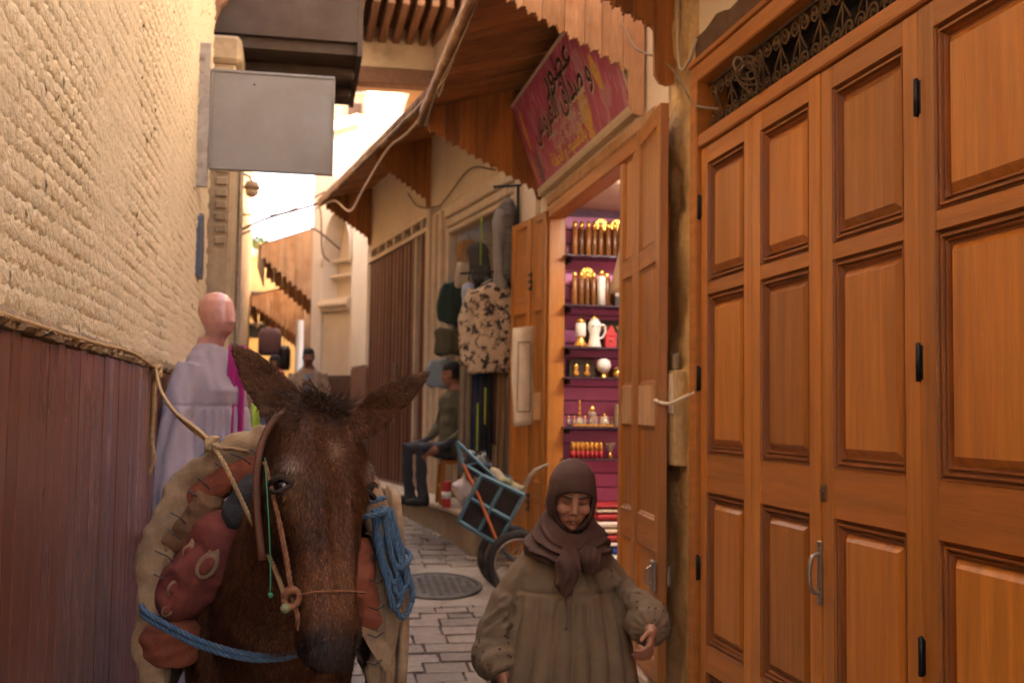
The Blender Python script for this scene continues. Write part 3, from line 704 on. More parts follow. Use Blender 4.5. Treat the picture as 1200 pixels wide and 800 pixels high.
obj('stem', G().tube([(2.10,7.66,2.702),(2.10,7.66,2.91)], .004, 6), K['gold'], a); dup(a, (.12,0,0)); dup(a, (-.1,0,-.35))
# third shelf: lantern, jug, house box, striped carton
item('lantern', 'white and gold table lantern on the third shelf', 'lantern', None, [('base',[(.05,0),(.052,.012),(.03,.05),(.03,.07)],K['gold']),('globe',[(.03,.07),(.038,.08),(.038,.16),(.03,.17)],K['white']),('lid',[(.036,.17),(.03,.19),(.006,.205),(.006,.225)],K['gold'])], 1.93, 2.057, 7.55)
t = item('jug', 'white porcelain jug with painted face on the third shelf', 'jug', None, [('body',[(.048,0),(.05,.006),(.036,.06),(.034,.09),(.047,.14),(.044,.175),(.026,.195),(.030,.20)],K['white'],16),('lid',[(.03,.2),(.015,.215),(.006,.23),(.003,.25)],K['gold'])], 2.03, 2.057, 7.55)
obj('handle', G().tube(catmull([(2.065,7.55,2.21),(2.10,7.55,2.215),(2.11,7.55,2.17),(2.09,7.55,2.13),(2.06,7.55,2.12)], 4), .007, 6), K['white'], t, True)
for sx in (-.018,.018): obj('painted_eye', G().lathe([(.001,-.003),(.009,0),(.001,.004)], (2.03+sx,7.506,2.205), 8), K['blackbox'], t)
t = thing('house_box', 'small red house-shaped gift box on the third shelf', 'box', (2.145,7.55,2.057))
obj('carton', G().box((2.105,7.52,2.057), (2.185,7.59,2.14), .003), K['red'], t)
obj('roof', G().prism([(2.098,2.14),(2.192,2.14),(2.145,2.215)], lambda a,b,t: (a,t,b), 7.515, 7.595), K['red'], t)
obj('medallion', G().lathe([(.002,-.002),(.014,0),(.002,.003)], (2.145,7.516,2.11), 10), K['white'], t)
t = thing('display_box', 'dark carton with gold ornaments at the back of the third shelf', 'box', (2.2,7.66,2.057)); obj('carton', G().box((2.0,7.64,2.057), (2.40,7.69,2.26), .004), K['blackbox'], t)
for i in range(7): obj('ornament', G().lathe([(.003,-.02),(.016,0),(.003,.02)], (2.10+i*.04,7.635,2.20), 6), K['gold'], t)
# fourth shelf
t = thing('display_box', 'black carton holding gold flacons on the fourth shelf', 'box', (1.95,7.6,1.847)); obj('carton', G().box((1.86,7.58,1.847), (2.04,7.66,1.975), .003), K['blackbox'], t)
for i, x in enumerate((1.905,1.985)): obj('flacon', G().lathe([(.022,0),(.026,.02),(.012,.05),(.02,.07),(.004,.10)], (x,7.565,1.85), 10), K['gold'], t, True)
item('painted_globe', 'white painted globe ornament on a gold foot on the fourth shelf', 'ornament', None, [('foot',[(.03,0),(.03,.006),(.01,.02),(.01,.03)],K['gold']),('globe',[(.012,.03),(.04,.05),(.052,.08),(.045,.115),(.02,.132)],K['white'],16)], 2.10, 1.847, 7.55)
a = item('gold_jar', 'squat gold jar at the end of the fourth shelf', 'jar', 'gold jars on the fourth shelf', [('body',[(.03,0),(.032,.03),(.028,.05)],K['gold']),('lid',[(.03,.05),(.028,.07),(.006,.075)],K['amber'])], 2.20, 1.847, 7.56); dup(a, (.085,0,0))
# fifth shelf: cut glass on a mirrored tray
t = thing('mirror_tray', 'gold edged mirror tray on the fifth shelf', 'tray', (2.0,7.56,1.502)); obj('plate', G().box((1.87,7.49,1.503), (2.16,7.63,1.512), .003), K['steel'], t); obj('edge', G().box((1.868,7.484,1.503), (2.162,7.489,1.520), .002), K['gold'], t)
item('glass_flacon', 'tall slim glass flacon with a long gold stopper', 'flacon', None, [('body',[(.03,0),(.028,.02),(.012,.05)],K['glass']),('stopper',[(.010,.05),(.012,.06),(.006,.16),(.002,.175)],K['gold'])], 1.93, 1.513, 7.55)
item('glass_flacon', 'glass goblet flacon with round gold top', 'flacon', None, [('body',[(.026,0),(.01,.03),(.028,.07),(.03,.09)],K['glass']),('stopper',[(.026,.09),(.02,.12),(.004,.14)],K['gold'])], 2.02, 1.513, 7.55)
item('glass_flacon', 'small bell shaped glass flacon', 'flacon', None, [('body',[(.036,0),(.036,.02),(.012,.06)],K['glass']),('stopper',[(.008,.06),(.01,.07),(.002,.09)],K['gold'])], 2.11, 1.513, 7.55)
t = thing('display_box', 'cream carton with gold beads on the fifth shelf', 'box', (2.26,7.56,1.502)); obj('carton', G().box((2.20,7.53,1.503), (2.34,7.62,1.66), .004), K['cream'], t)
for i in range(6): obj('bead', G().lathe([(.002,-.012),(.012,0),(.002,.012)], (2.225+(i % 3)*.04,7.527,1.55+.05*(i//3)), 8), K['gold'], t)
# sixth shelf: gold capped red bottles in ranks
a = item('red_bottle', 'little red bottle with gold cap on the sixth shelf', 'bottle', 'red bottles on the sixth shelf', [('body',[(.014,0),(.014,.05)],K['red'],8),('cap',[(.012,.05),(.015,.06),(.013,.105),(.004,.115)],K['gold'],8)], 1.88, 1.282, 7.52)
for i in range(1, 14): dup(a, (.033*(i % 7), .04*(i//7), 0))
item('goblet', 'gold footed glass goblet on the sixth shelf', 'goblet', None, [('foot',[(.03,0),(.008,.03),(.008,.04)],K['gold']),('bowl',[(.008,.04),(.04,.10),(.042,.105)],K['glass'])], 2.15, 1.282, 7.54)
item('glass_flacon', 'waisted glass flacon at the end of the sixth shelf', 'flacon', None, [('body',[(.035,0),(.035,.03),(.014,.055)],K['glass']),('stopper',[(.012,.055),(.025,.10),(.022,.12)],K['cream'])], 2.25, 1.282, 7.54)
# folded textiles
cb = thing('counter', 'low white topped counter under the shelves of the perfume shop', 'counter', (2.2,7.4,.34)); obj('top', G().box((1.82,7.15,.62), (2.9,7.695,.65), .004), K['white'], cb); obj('front', G().box((1.85,7.2,.34), (2.88,7.69,.619)), K['purple'], cb)
bl = mat('bluecloth', (.02,.06,.30), .8)
for i, (nm, mm, h) in enumerate((('blue',bl,.05),('white',K['white'],.035),('red',K['red'],.05),('pale grey',K['cream'],.04),('white',K['white'],.05),('red',K['red'],.05),('cream',K['cream'],.03),('red',K['red'],.03))):
    z0 = .651+sum((.05,.035,.05,.04,.05,.05,.03,.03)[:i])
    q = G(); n = 14; rings = []
    for x, s_ in ((1.98,.6),(2.0,1),(2.2,1.02),(2.5,1),(2.55,.6)):
        rings.append([(x+random.uniform(-.004,.004), 7.40+.16*math.copysign(abs(math.cos(a))**.4, math.cos(a))*1.0, z0+h/2+(h/2-.002)*s_*math.copysign(abs(math.sin(a))**.5, math.sin(a))) for a in np.linspace(0,6.283,n,endpoint=False)])
    place = ('at the bottom of the pile','above the blue one','low in the pile','in the middle of the pile','under the upper red one','above the middle white one','under the topmost','on top of the pile')[i]
    tag(obj('folded_cloth', q.loft(rings), mm, None, True), nm+' folded cloth '+place+' in the perfume shop', 'cloth', 'folded cloths on the counter')

# ================================================================ BACK SECTION (wall turns left beyond the perfume shop)
TH = math.atan(.155)
BM = Matrix.Translation((1.72,8.1,0)) @ Matrix.Rotation(TH, 4, 'Z')
def B(): return G(BM)
bb = thing('cream_building', 'cream plastered building with the clothes shop and brown gate', 'building', (1.9,11,0))
def wbox(nm, lo, hi, m, p=bb, ch=0, **k): return obj(nm, B().box(lo, hi, ch), m, p, **k)
wbox('wall_over_shop', (0,.02,3.56), (.4,2.62,6.3), K['creamwall'])
wbox('shop_jamb', (0,.02,0), (.4,.50,3.558), K['creamwall'])
wbox('pier', (0,2.34,0), (.4,2.90,3.558), K['creamwall'])
wbox('wall_over_gate', (0,2.621,3.60), (.4,5.78,6.3), K['creamwall'])
wbox('far_pier', (-.04,5.78,2.12), (.4,6.75,4.9), K['whitewall'], ch=.03)
wbox('far_pier_base', (-.03,5.78,0), (.4,6.75,2.118), mat('brownpaint', (.20,.10,.07), .7, .2, 4), ch=.0)
wbox('shop_floor', (.0,.5,.3), (1.9,2.34,.79), K['stepstone'])
wbox('shop_back', (1.7,.3,.3), (1.8,2.6,3.5), K['creamwall'])
wbox('shop_ceiling', (.401,.3,3.45), (1.7,2.6,3.5), K['creamwall'])
wbox('shop_near_side', (.401,.3,.3), (1.7,.38,3.45), K['creamwall'])
ss = wbox('shop_side', (.05,2.27,.79), (1.7,2.33,3.45), K['beigemetal'])
z = .8
while z < 3.3:
    obj('slat', B().box((.06,2.245,z), (1.69,2.268,z+.13), .004), K['cream'], ss); z += .14
# front step
st = thing('stone_step', 'raised plastered step with a pale stone top in front of the clothes shop', 'step', (1.2,10,.5))
q = B(); ys = np.linspace(-.05,5.9,24)
obj('riser', B().box((-.30,.45,.2), (-.001,3.0,.755), .012), K['kerb'], st); obj('tread', B().box((-.325,.44,.756), (-.001,3.02,.80), .01), K['stepstone'], st)
s2 = thing('stone_step', 'lower pale stone step in front of the brown gate', 'step', (1.0,13,.5))
obj('riser', B().box((-.22,3.021,.2), (-.001,5.9,.742), .012), K['kerb'], s2); obj('tread', B().box((-.245,3.022,.743), (-.001,5.92,.785), .01), K['stepstone'], s2)

# roller shutter box over the clothes shop
t = thing('shutter_box', 'beige roller shutter housing over the clothes shop opening', 'shutter', (1.5,9.5,3.3))
for i, (x0, z0, z1) in enumerate(((-.05,3.42,3.55),(-.03,3.33,3.415),(-.015,3.27,3.327))): obj('slat', B().box((x0,.5,z0), (.12,2.36,z1), .012), K['beigemetal'], t)
obj('side_rail', B().box((-.03,2.26,.80), (.05,2.36,3.265), .006), K['beigemetal'], t)
# brown ribbed gate
gt = thing('metal_gate', 'brown ribbed metal folding gate with a beige frame beside the clothes shop', 'gate', (1.1,12.3,.8))
for (y0, y1, sub) in ((2.90,3.0,0),(2.46,2.54,1),(2.68,2.75,1)): obj('post', B().box((-.05,y0,.79), (.05,y1,3.62-.1*sub), .008), K['beigemetal'], gt)
obj('post', B().box((-.035,3.44,.79), (.05,3.50,3.45), .006), K['beigemetal'], gt)
obj('top_beam', B().box((-.045,3.001,3.54), (.05,5.78,3.62), .006), K['beigemetal'], gt); obj('lower_beam', B().box((-.045,3.001,3.40), (.05,5.78,3.45), .006), K['beigemetal'], gt)
for j in range(7): obj('vent_bar', B().box((-.04,3.2+j*.4,3.451), (.04,3.26+j*.4,3.539), .004), K['beigemetal'], gt)
obj('backing', B().box((.06,3.0,.79), (.09,5.78,3.55)), K['dark'], gt)
y = 3.005; k_ = 0
while y < 5.75:
    wd_ = .085; x0 = -.02 if k_ % 2 else .012
    if not (3.42 < y+.04 < 3.52): obj('rib', B().box((x0,y,.81), (.05,y+wd_-.004,3.398), .012), K['gatebrown'], gt)
    y += wd_; k_ += 1
for zc in (1.45,1.98,2.05): obj('padlock', B().box((-.05,4.22,zc), (-.021,4.27,zc+.07), .008), K['steel'], gt)
obj('bottom_rail', B().box((-.025,3.0,.79), (.05,5.78,.812), .002), K['gatebrown'], gt)

# back canopy with two saw-toothed partitions
c3 = thing('wooden_canopy', 'long orange wooden canopy with saw-toothed boards over the brown gate', 'canopy', (1.0,11,4.2))
canopy(c3, .3, 5.95, -.60, -.004, 4.18, 4.36, BM)
for ys_ in (.55, 3.0, 5.75): side_panel(c3, -.58, -.004, 4.08, 3.74, (4.18,4.355), 3.62, ys_, .025, K['canopywood'], BM, curl=.05, bw=.1)
g = B(); g.box((-.65,.25,4.13), (-.595,6.0,4.21), .01); g.tube([(-.63,.25+i*.19,4.12+.007*math.sin(i*2.1)) for i in range(31)], .024, 6)
obj('fascia', g, K['fasciawood'], c3, True)
g = B(); g.tube(catmull([(-.62,.4,4.10),(-.6,1.6,4.03),(-.6,2.4,4.05),(-.58,3.6,3.88),(-.55,4.4,3.80),(-.57,5.2,4.05),(-.6,5.9,4.12)], 7), .011, 6)
obj('cable', g, K['cream'], c3, True)
tag(obj('hanging_wire', G(BM).tube(catmull([(-.03,.9,3.6),(-.03,1.6,3.75),(-.03,2.3,3.63),(-.02,2.7,3.60),(-.03,3.4,3.72),(-.02,3.9,3.95)], 6), .007, 5), K['iron'], None, True), 'thin dark wire sagging across the cream wall above the gate', 'wire')

# ================================================================ ARCHED WHITE BUILDING beyond the gate
ab = thing('arched_building', 'white plastered building with a tall arched niche beyond the brown gate', 'building', (.5,16,0))
def arch_poly(y0, y1, z0, zs, zt, n=10):
    c = (y0+y1)/2; h = (y1-y0)/2
    return [(y0,z0),(y0,zs)]+[(c-h*math.cos(t)*(1+.10*math.sin(2*t)), zs+(zt-zs)*math.sin(t)**.9) for t in np.linspace(.12, math.pi-.12, n)]+[(y1,zs),(y1,z0)]
AM = Matrix.Translation((.70,14.80,0)) @ Matrix.Rotation(R(34), 4, 'Z')     # the wall turns further left here
def A_(): return G(AM)
q = A_(); q.box((-.0,0,.3), (.4,.12,5.4)); q.box((-.0,.78,.3), (.4,1.02,5.4))
ar = arch_poly(.12,.78,1.2,3.55,4.28,14); top = [(.12,3.55)]+ar[2:-2]+[(.78,3.55)]
for a, b in zip(top[:-1], top[1:]):
    q.add([(0,a[0],a[1]),(0,b[0],b[1]),(0,b[0],5.4),(0,a[0],5.4),(.4,a[0],a[1]),(.4,b[0],b[1])], [(0,1,2,3),(0,4,5,1)])
obj('wall', q, K['whitewall'], ab)
obj('niche_back', A_().box((.26,.1,.3), (.34,.8,4.6)), K['creamwall'], ab)
obj('pilaster', A_().box((.02,.125,.3), (.259,.775,2.92), .02), K['creamwall'], ab)
for z0, z1, e in ((2.92,2.98,.05),(2.98,3.04,.10),(3.04,3.09,.06),(3.40,3.44,-.10),(3.62,3.66,-.14)): obj('moulding', A_().box((.02-e,.122,z0), (.258,.778,z1), .01), K['creamwall'], ab)
obj('archivolt', A_().tube([(-.015,a,b) for a, b in top], .022, 6), K['whitewall'], ab, True)
obj('plinth', A_().box((-.03,0,.3), (-.001,1.02,2.05), .01), K['patch'], ab)
obj('parapet', A_().box((-.04,0,5.401), (.42,1.02,5.55), .01), K['whitewall'], ab)

# ================================================================ FAR SHOPS, CANOPIES AND BUILDINGS
def far_canopy(x0, x1, y0, y1, z, label, front=True):
    t = thing('wooden_canopy', label, 'canopy', ((x0+x1)/2,y0,z))
    canopy(t, y0, y1, x0, x1, z, z+.30, None, K['canopyboard'], .22)
    side_panel(t, x0+.02, x1, z-.12, z-.75, (z,z+.29), z-.85, y0, .03, K['palewood'], None, curl=.05, bw=.12, pitch=.09, tamp=.055)
    side_panel(t, x0+.02, x1, z-.12, z-.75, (z,z+.29), z-.85, y1-.04, .03, K['canopywood'], None, curl=.05, bw=.12, pitch=.09, tamp=.055)
    # front valance, drawn in upright boards with pointed feet
    y = y0
    while y < y1-.05:
        q = G(); q.prism([(y,z+.04),(y+.12,z+.04),(y+.12,z-.26),(y+.09,z-.32),(y+.06,z-.26),(y+.03,z-.32),(y,z-.26)], lambda a,b,tt: (tt,a,b), x0-.03, x0-.005)
        obj('valance_board', q, K['palewood'], t); y += .123
    return t
far_canopy(-.62,.20,16.4,19.0,3.95,'weathered pointed canopy over the far orange door')
far_canopy(-.95,.05,21.5,25.5,3.70,'dark far canopy above the crowded stalls at the alley end')
fs = thing('far_shop_row', 'row of tan far shops with an orange door behind the arch', 'building', (.4,20,.7))
obj('wall', G().box((.20,17.95,.3), (1.4,21.4,6.0)), K['sunwall'], fs)
dr = obj('door', G().box((.16,18.1,.75), (.199,19.2,3.3), .01), K['doorwood'], fs)
for i in range(4): obj('door_board', G().box((.145,18.13+i*.265,.8), (.159,18.37+i*.265,3.25), .006), K['doorwood'], dr)
obj('pipe', G().tube([(-.02,17.9,.7),(-.02,17.9,3.0)], .06, 10), K['whitewall'], fs, True)
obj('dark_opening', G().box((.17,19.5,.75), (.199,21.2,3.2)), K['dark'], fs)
f2 = thing('far_stalls_building', 'shaded far building with dim open stalls at the alley end', 'building', (.5,24,.7))
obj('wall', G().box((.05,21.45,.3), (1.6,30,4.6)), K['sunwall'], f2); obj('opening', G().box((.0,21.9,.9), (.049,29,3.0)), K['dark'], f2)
# stall goods
for i, (x, y, z, w_, h, m, lb) in enumerate(((-.55,20.6,2.55,.42,.50,'purple2','dull purple bale hung at a far stall'),(-.75,20.8,2.25,.3,.22,'white','white packet stack at a far stall'),(-.3,20.9,2.3,.25,.45,'blackbox','black garment at a far stall'),(-.42,20.7,2.0,.3,.3,'red','red goods at a far stall'))):
    m_ = mat('purple2', (.16,.09,.10), .8) if m == 'purple2' else K[m]
    t = thing('stall_goods', lb, 'goods', (x,y,z))
    q = G(); rings = []
    for zz, s_ in ((z,.8),(z+h*.15,1),(z+h*.8,.97),(z+h,.7)): rings.append([(x+w_/2*s_*math.copysign(abs(math.cos(a))**.6, math.cos(a)), y+.12*s_*math.sin(a), zz) for a in np.linspace(0,6.283,14,endpoint=False)])
    obj('bundle', q.loft(rings), m_, t, True)
    obj('cord', G().tube([(x,y,z+h*.98),(x,y,z+h+.5)], .01, 5), K['kerb'], t)
# buildings closing the view
eb = thing('yellow_building', 'sunlit yellow building closing the end of the alley', 'building', (-2,31,1))
obj('wall', G().box((-5.0,31,0), (.5,34,5.7)), K['yellowwall'], eb)
for x, z in ((-1.45,4.35),(-1.45,3.5),(-.9,4.35)): 
    wn_ = obj('window', G().box((x,30.96,z), (x+.5,30.999,z+.32)), K['dark'], eb); obj('awning', G().box((x-.1,30.6,z+.33), (x+.6,30.999,z+.38)), K['blackbox'], wn_)
obj('roof_edge', G().box((-5.0,30.9,5.7), (.55,34,5.9), .02), K['sunwall'], eb)
e2 = thing('pale_building', 'tall sunlit pale building with cracked plaster above the long canopy', 'building', (1.2,19,0))
obj('wall', G().box((.46,20.5,5.0), (2.6,24,11.0)), K['sunwall'], e2)
for j in range(5):
    z = 5.6+j*.62; wn_ = obj('window', G().box((.75,20.46,z), (1.0,20.499,z+.42)), K['patch'], e2); obj('sill', G().box((.7,20.40,z-.05), (1.05,20.499,z-.005), .01), K['sunwall'], wn_)
for j in range(3):
    z = 7.0+j*.9; wn_ = obj('window', G().box((1.75,20.46,z), (2.1,20.499,z+.6)), K['patch'], e2); obj('sill', G().box((1.7,20.40,z-.05), (2.15,20.499,z-.005), .01), K['sunwall'], wn_)
obj('pipe', G().tube([(1.35,20.44,5.0),(1.35,20.44,10.5)], .04, 8), K['kerb'], e2)
e3 = thing('tan_building', 'tall tan building rising behind the long wooden canopy', 'building', (1.5,14,0))
obj('wall', G().box((1.05,11.35,4.9), (3.0,20.3,7.2)), K['sunwall'], e3)
l2 = thing('left_building', 'beige building beyond the pilaster on the shaded side', 'building', (-2,15,0))
obj('wall', G().box((-4.0,8.76,0), (-.98,22,4.9)), K['dirtystone'], l2); obj('parapet', G().box((-4.0,14.01,4.901), (-1.0,22,6.5)), K['sunwall'], l2)
obj('upper_floor', G().box((-4.0,8.77,4.901), (-1.0,14.0,7.6)), K['creamwall'], l2)
l0 = thing('left_rear_building', 'beige building standing far along the left side', 'building', (-3,27,0)); obj('wall', G().box((-6,22.1,0), (-1.9,31,5.2)), K['sunwall'], l0)
# foliage beyond
def tree(x, y, z0, r, label, n=1400):
    t = thing('tree', label, 'tree', (x,y,z0-3)); tr = G().tube([(x,y,z0-3.5),(x+.1,y,z0-1.5),(x,y+.1,z0)], [.16,.12,.06], 8)
    for a in range(5): tr.tube([(x,y,z0-.9+.1*a),(x+.8*r*math.cos(a*1.3),y+.8*r*math.sin(a*1.3),z0+.2*a)], [.05,.02], 6)
    obj('trunk', tr, K['beamwood'], t)
    q = G(); r_ = np.random.default_rng(5)
    for i in range(n):
        d = r_.normal(size=3); d /= np.linalg.norm(d); c = np.array((x,y,z0+.1))+d*r*np.array((1.2,1,.75))*r_.uniform(.45,1)**.6*(1+.25*math.sin(5*d[0]+3*d[2]))
        a = r_.normal(size=3); a /= np.linalg.norm(a); b = np.cross(a, r_.normal(size=3)); b /= np.linalg.norm(b); s_ = r_.uniform(.06,.13)
        q.add([c-a*s_, c+b*s_*.5, c+a*s_, c-b*s_*.5], [(0,1,2,3)])
    obj('crown', q, mat('leaf', (.10,.13,.02), .6, .4, 3, bump=0), t)
tree(-2.0, 36, 6.3, 1.3, 'green tree top rising behind the yellow building')
# street lamp / dome camera bracket at the left
t = thing('wall_lamp', 'round grey wall lamp on a curved arm above the far alley', 'lamp', (-.6,12.2,3.8))
obj('arm', G().tube(catmull([(-1.0,12.2,4.05),(-.75,12.2,4.12),(-.6,12.2,4.10),(-.56,12.2,4.03)], 5), .016, 7), K['steel'], t, True)
obj('shade', G().lathe([(.02,.06),(.06,.05),(.085,.0),(.09,-.03),(.06,-.035)], (-.56,12.2,3.99), 16), K['kerb'], t, True)
obj('globe', G().lathe([(.06,-.036),(.075,-.06),(.06,-.10),(.02,-.125)], (-.56,12.2,3.99), 16), K['beigemetal'], t, True)
for i, (pts, r_, lb) in enumerate((([(-1.0,14.5,3.75),(-.5,14.3,3.98),(0,14.1,4.12),(.3,13.9,4.2)],.018,'thick dark cable bundle strung across the far alley'),([(-1.0,15,4.15),(-.3,14.6,4.12),(.25,13.9,4.3)],.012,'thin black cable strung high across the far alley'),
    ([(-1.2,15,3.7),(-.4,15,4.05),(.1,15.2,4.05),(.5,15.4,3.8)],.014,'sagging cable between the arch and the left building'),([(.0,14.6,4.0),(.2,14.8,4.25),(.25,14.9,3.7),(.35,15.2,3.6)],.010,'loose wire looping beside the white arch'))):
    tag(obj('overhead_cable', G().tube(catmull(pts, 6), r_, 6), K['patch'], None, True), lb, 'cable')

# ================================================================ MULE
def sphere(g, c, r, ax=None, n=12, m=8):
    ax = ax or (Vector((1,0,0)), Vector((0,1,0)), Vector((0,0,1))); r = r if hasattr(r, '__len__') else (r,r,r); c = Vector(c); rings = []
    for i in range(1, m):
        t = math.pi*i/m; rings.append([tuple(c+ax[0]*(r[0]*math.sin(t)*math.cos(a))+ax[1]*(r[1]*math.sin(t)*math.sin(a))+ax[2]*(r[2]*math.cos(t))) for a in [2*math.pi*k/n for k in range(n)]])
    return g.loft(rings)
P0 = Vector((.040,2.655,1.590)); HA = Vector((.075,-.33,-.94)).normalized()
HN = Vector((.46,-.89,0)); HN = (HN-HA*HN.dot(HA)).normalized(); HS = HA.cross(HN).normalized()
if HS.x < 0: HS = -HS
def HP(t, s, n): return P0+HA*t+HS*s+HN*n
g = G()
SEC = [(-.035,.055,.02,.05),(0,.090,.052,.10),(.05,.109,.070,.13),(.11,.116,.078,.155),(.17,.113,.074,.175),(.23,.100,.070,.18),(.29,.086,.066,.165),(.35,.075,.062,.13),(.41,.067,.058,.10),(.46,.064,.054,.088),(.505,.068,.052,.085),(.545,.067,.044,.074),(.572,.053,.028,.055),(.588,.026,.008,.02)]
g.loft([ell(HP(t,0,0), HS, HN, w_, rf, 20, 2.35 if t > .03 else 2.0, rb_) for t, w_, rf, rb_ in SEC])
for s in (-1, 1):
    sphere(g, HP(.150,s*.100,.030), (.034,.026,.032), (HA,HS,HN))            # brow
    sphere(g, HP(.190,s*.100,.012), (.035,.024,.03), (HA,HS,HN))
    g.tube([HP(.225,s*.080,.02),HP(.30,s*.070,.018),HP(.38,s*.055,.012)], [.014,.013,.008], 8)     # facial crest
    g.tube([HP(.20,s*.035,.060),HP(.34,s*.030,.052),HP(.47,s*.026,.040)], [.016,.016,.014], 8)     # nasal edge
    sphere(g, HP(.520,s*.050,.020), (.034,.022,.028), (HA,HS,HN))            # nostril wing
sphere(g, HP(.558,0,-.028), (.030,.040,.028), (HA,HS,HN))                    # lower lip
# neck, trunk, legs
X0 = -.06
UP = Vector((0,0,1)); XX = Vector((1,0,0)); YY = Vector((0,1,0))
def ring(c, w_, h, d, e=2.2, n=20):
    d = Vector(d).normalized(); b = XX.cross(d).normalized(); return ell(c, XX, b, w_, h, n, e)
g.loft([ring((.04,2.63,1.50),.070,.10,(0,-.55,.8)),ring((.012,2.72,1.44),.085,.155,(0,-.5,.7)),ring((-.02,2.83,1.30),.100,.195,(0,-.5,.6)),ring((-.045,2.97,1.17),.135,.235,(0,-.6,.5)),ring((X0,3.14,1.08),.190,.29,(0,-.8,.35)),ring((X0,3.30,1.03),.225,.315,(0,-1,.1))])
g.loft([ring((X0,y,z),w_,h,(0,1,0)) for y,w_,h,z in ((2.98,.10,.15,1.0),(3.04,.19,.25,1.01),(3.2,.235,.31,1.02),(3.45,.265,.325,1.0),(3.8,.29,.33,.98),(4.15,.28,.32,1.0),(4.4,.25,.30,1.03),(4.6,.19,.26,1.05),(4.70,.10,.16,1.05))])
for sx in (-1, 1):
    x = X0+sx*.125
    g.tube([(x,3.18,1.0),(x,3.17,.80),(x,3.15,.62),(x,3.15,.44),(x,3.155,.40),(x,3.155,.22),(x,3.145,.13),(x,3.11,.07),(x,3.09,.0)], [.12,.095,.066,.052,.050,.032,.040,.036,.055], 12)
    x = X0+sx*.13
    g.tube([(x,4.42,1.0),(x,4.36,.82),(x,4.38,.66),(x,4.52,.50),(x,4.53,.44),(x,4.50,.24),(x,4.48,.14),(x,4.44,.07),(x,4.42,.045)], [.17,.14,.095,.058,.052,.036,.042,.038,.056], 12)
# ears: cupped leaf lofts
def ear(base, tip, wdir, L, wmax, openv):
    base, tip = Vector(base), Vector(tip); ax = (tip-base).normalized(); wd = (Vector(wdir)-ax*Vector(wdir).dot(ax)).normalized(); o = ax.cross(wd)
    if o.dot(Vector(openv)) < 0: o = -o
    Ltot = (tip-base).length; rings = []
    for t, w_, d in ((-.14,.62,.9),(.0,.72,1.0),(.15,.90,.9),(.3,1.0,.7),(.45,.98,.55),(.6,.86,.42),(.75,.66,.32),(.88,.40,.24),(.96,.20,.16),(1.0,.08,.1)):
        c = base+ax*(t*Ltot); w2 = w_*wmax; rr = []
        for k in range(16):
            a = 2*math.pi*k/16; x = math.cos(a)*w2; y = math.sin(a)*.010*(1.6 if t < .1 else 1)+(-.030*d*(1-(math.cos(a))**2))+.012*d
            rr.append(tuple(c+wd*x-o*(-y)))
        rings.append(rr)
    g.loft(rings)
ear((-.005,2.635,1.570), (-.152,2.60,1.742), (1,.1,.9), .2, .054, (.15,-1,0))
ear((.130,2.59,1.562), (.287,2.53,1.685), (-.6,0,1), .2, .044, (.0,-1,.2))
# make the ears read
mb = remesh(g, .0072, 5, .5)
V, Nn = mb.v, mb.n
d_ = V-np.array(P0); Tt = d_@np.array(HA); Ss = d_@np.array(HS); Nd = d_@np.array(HN)
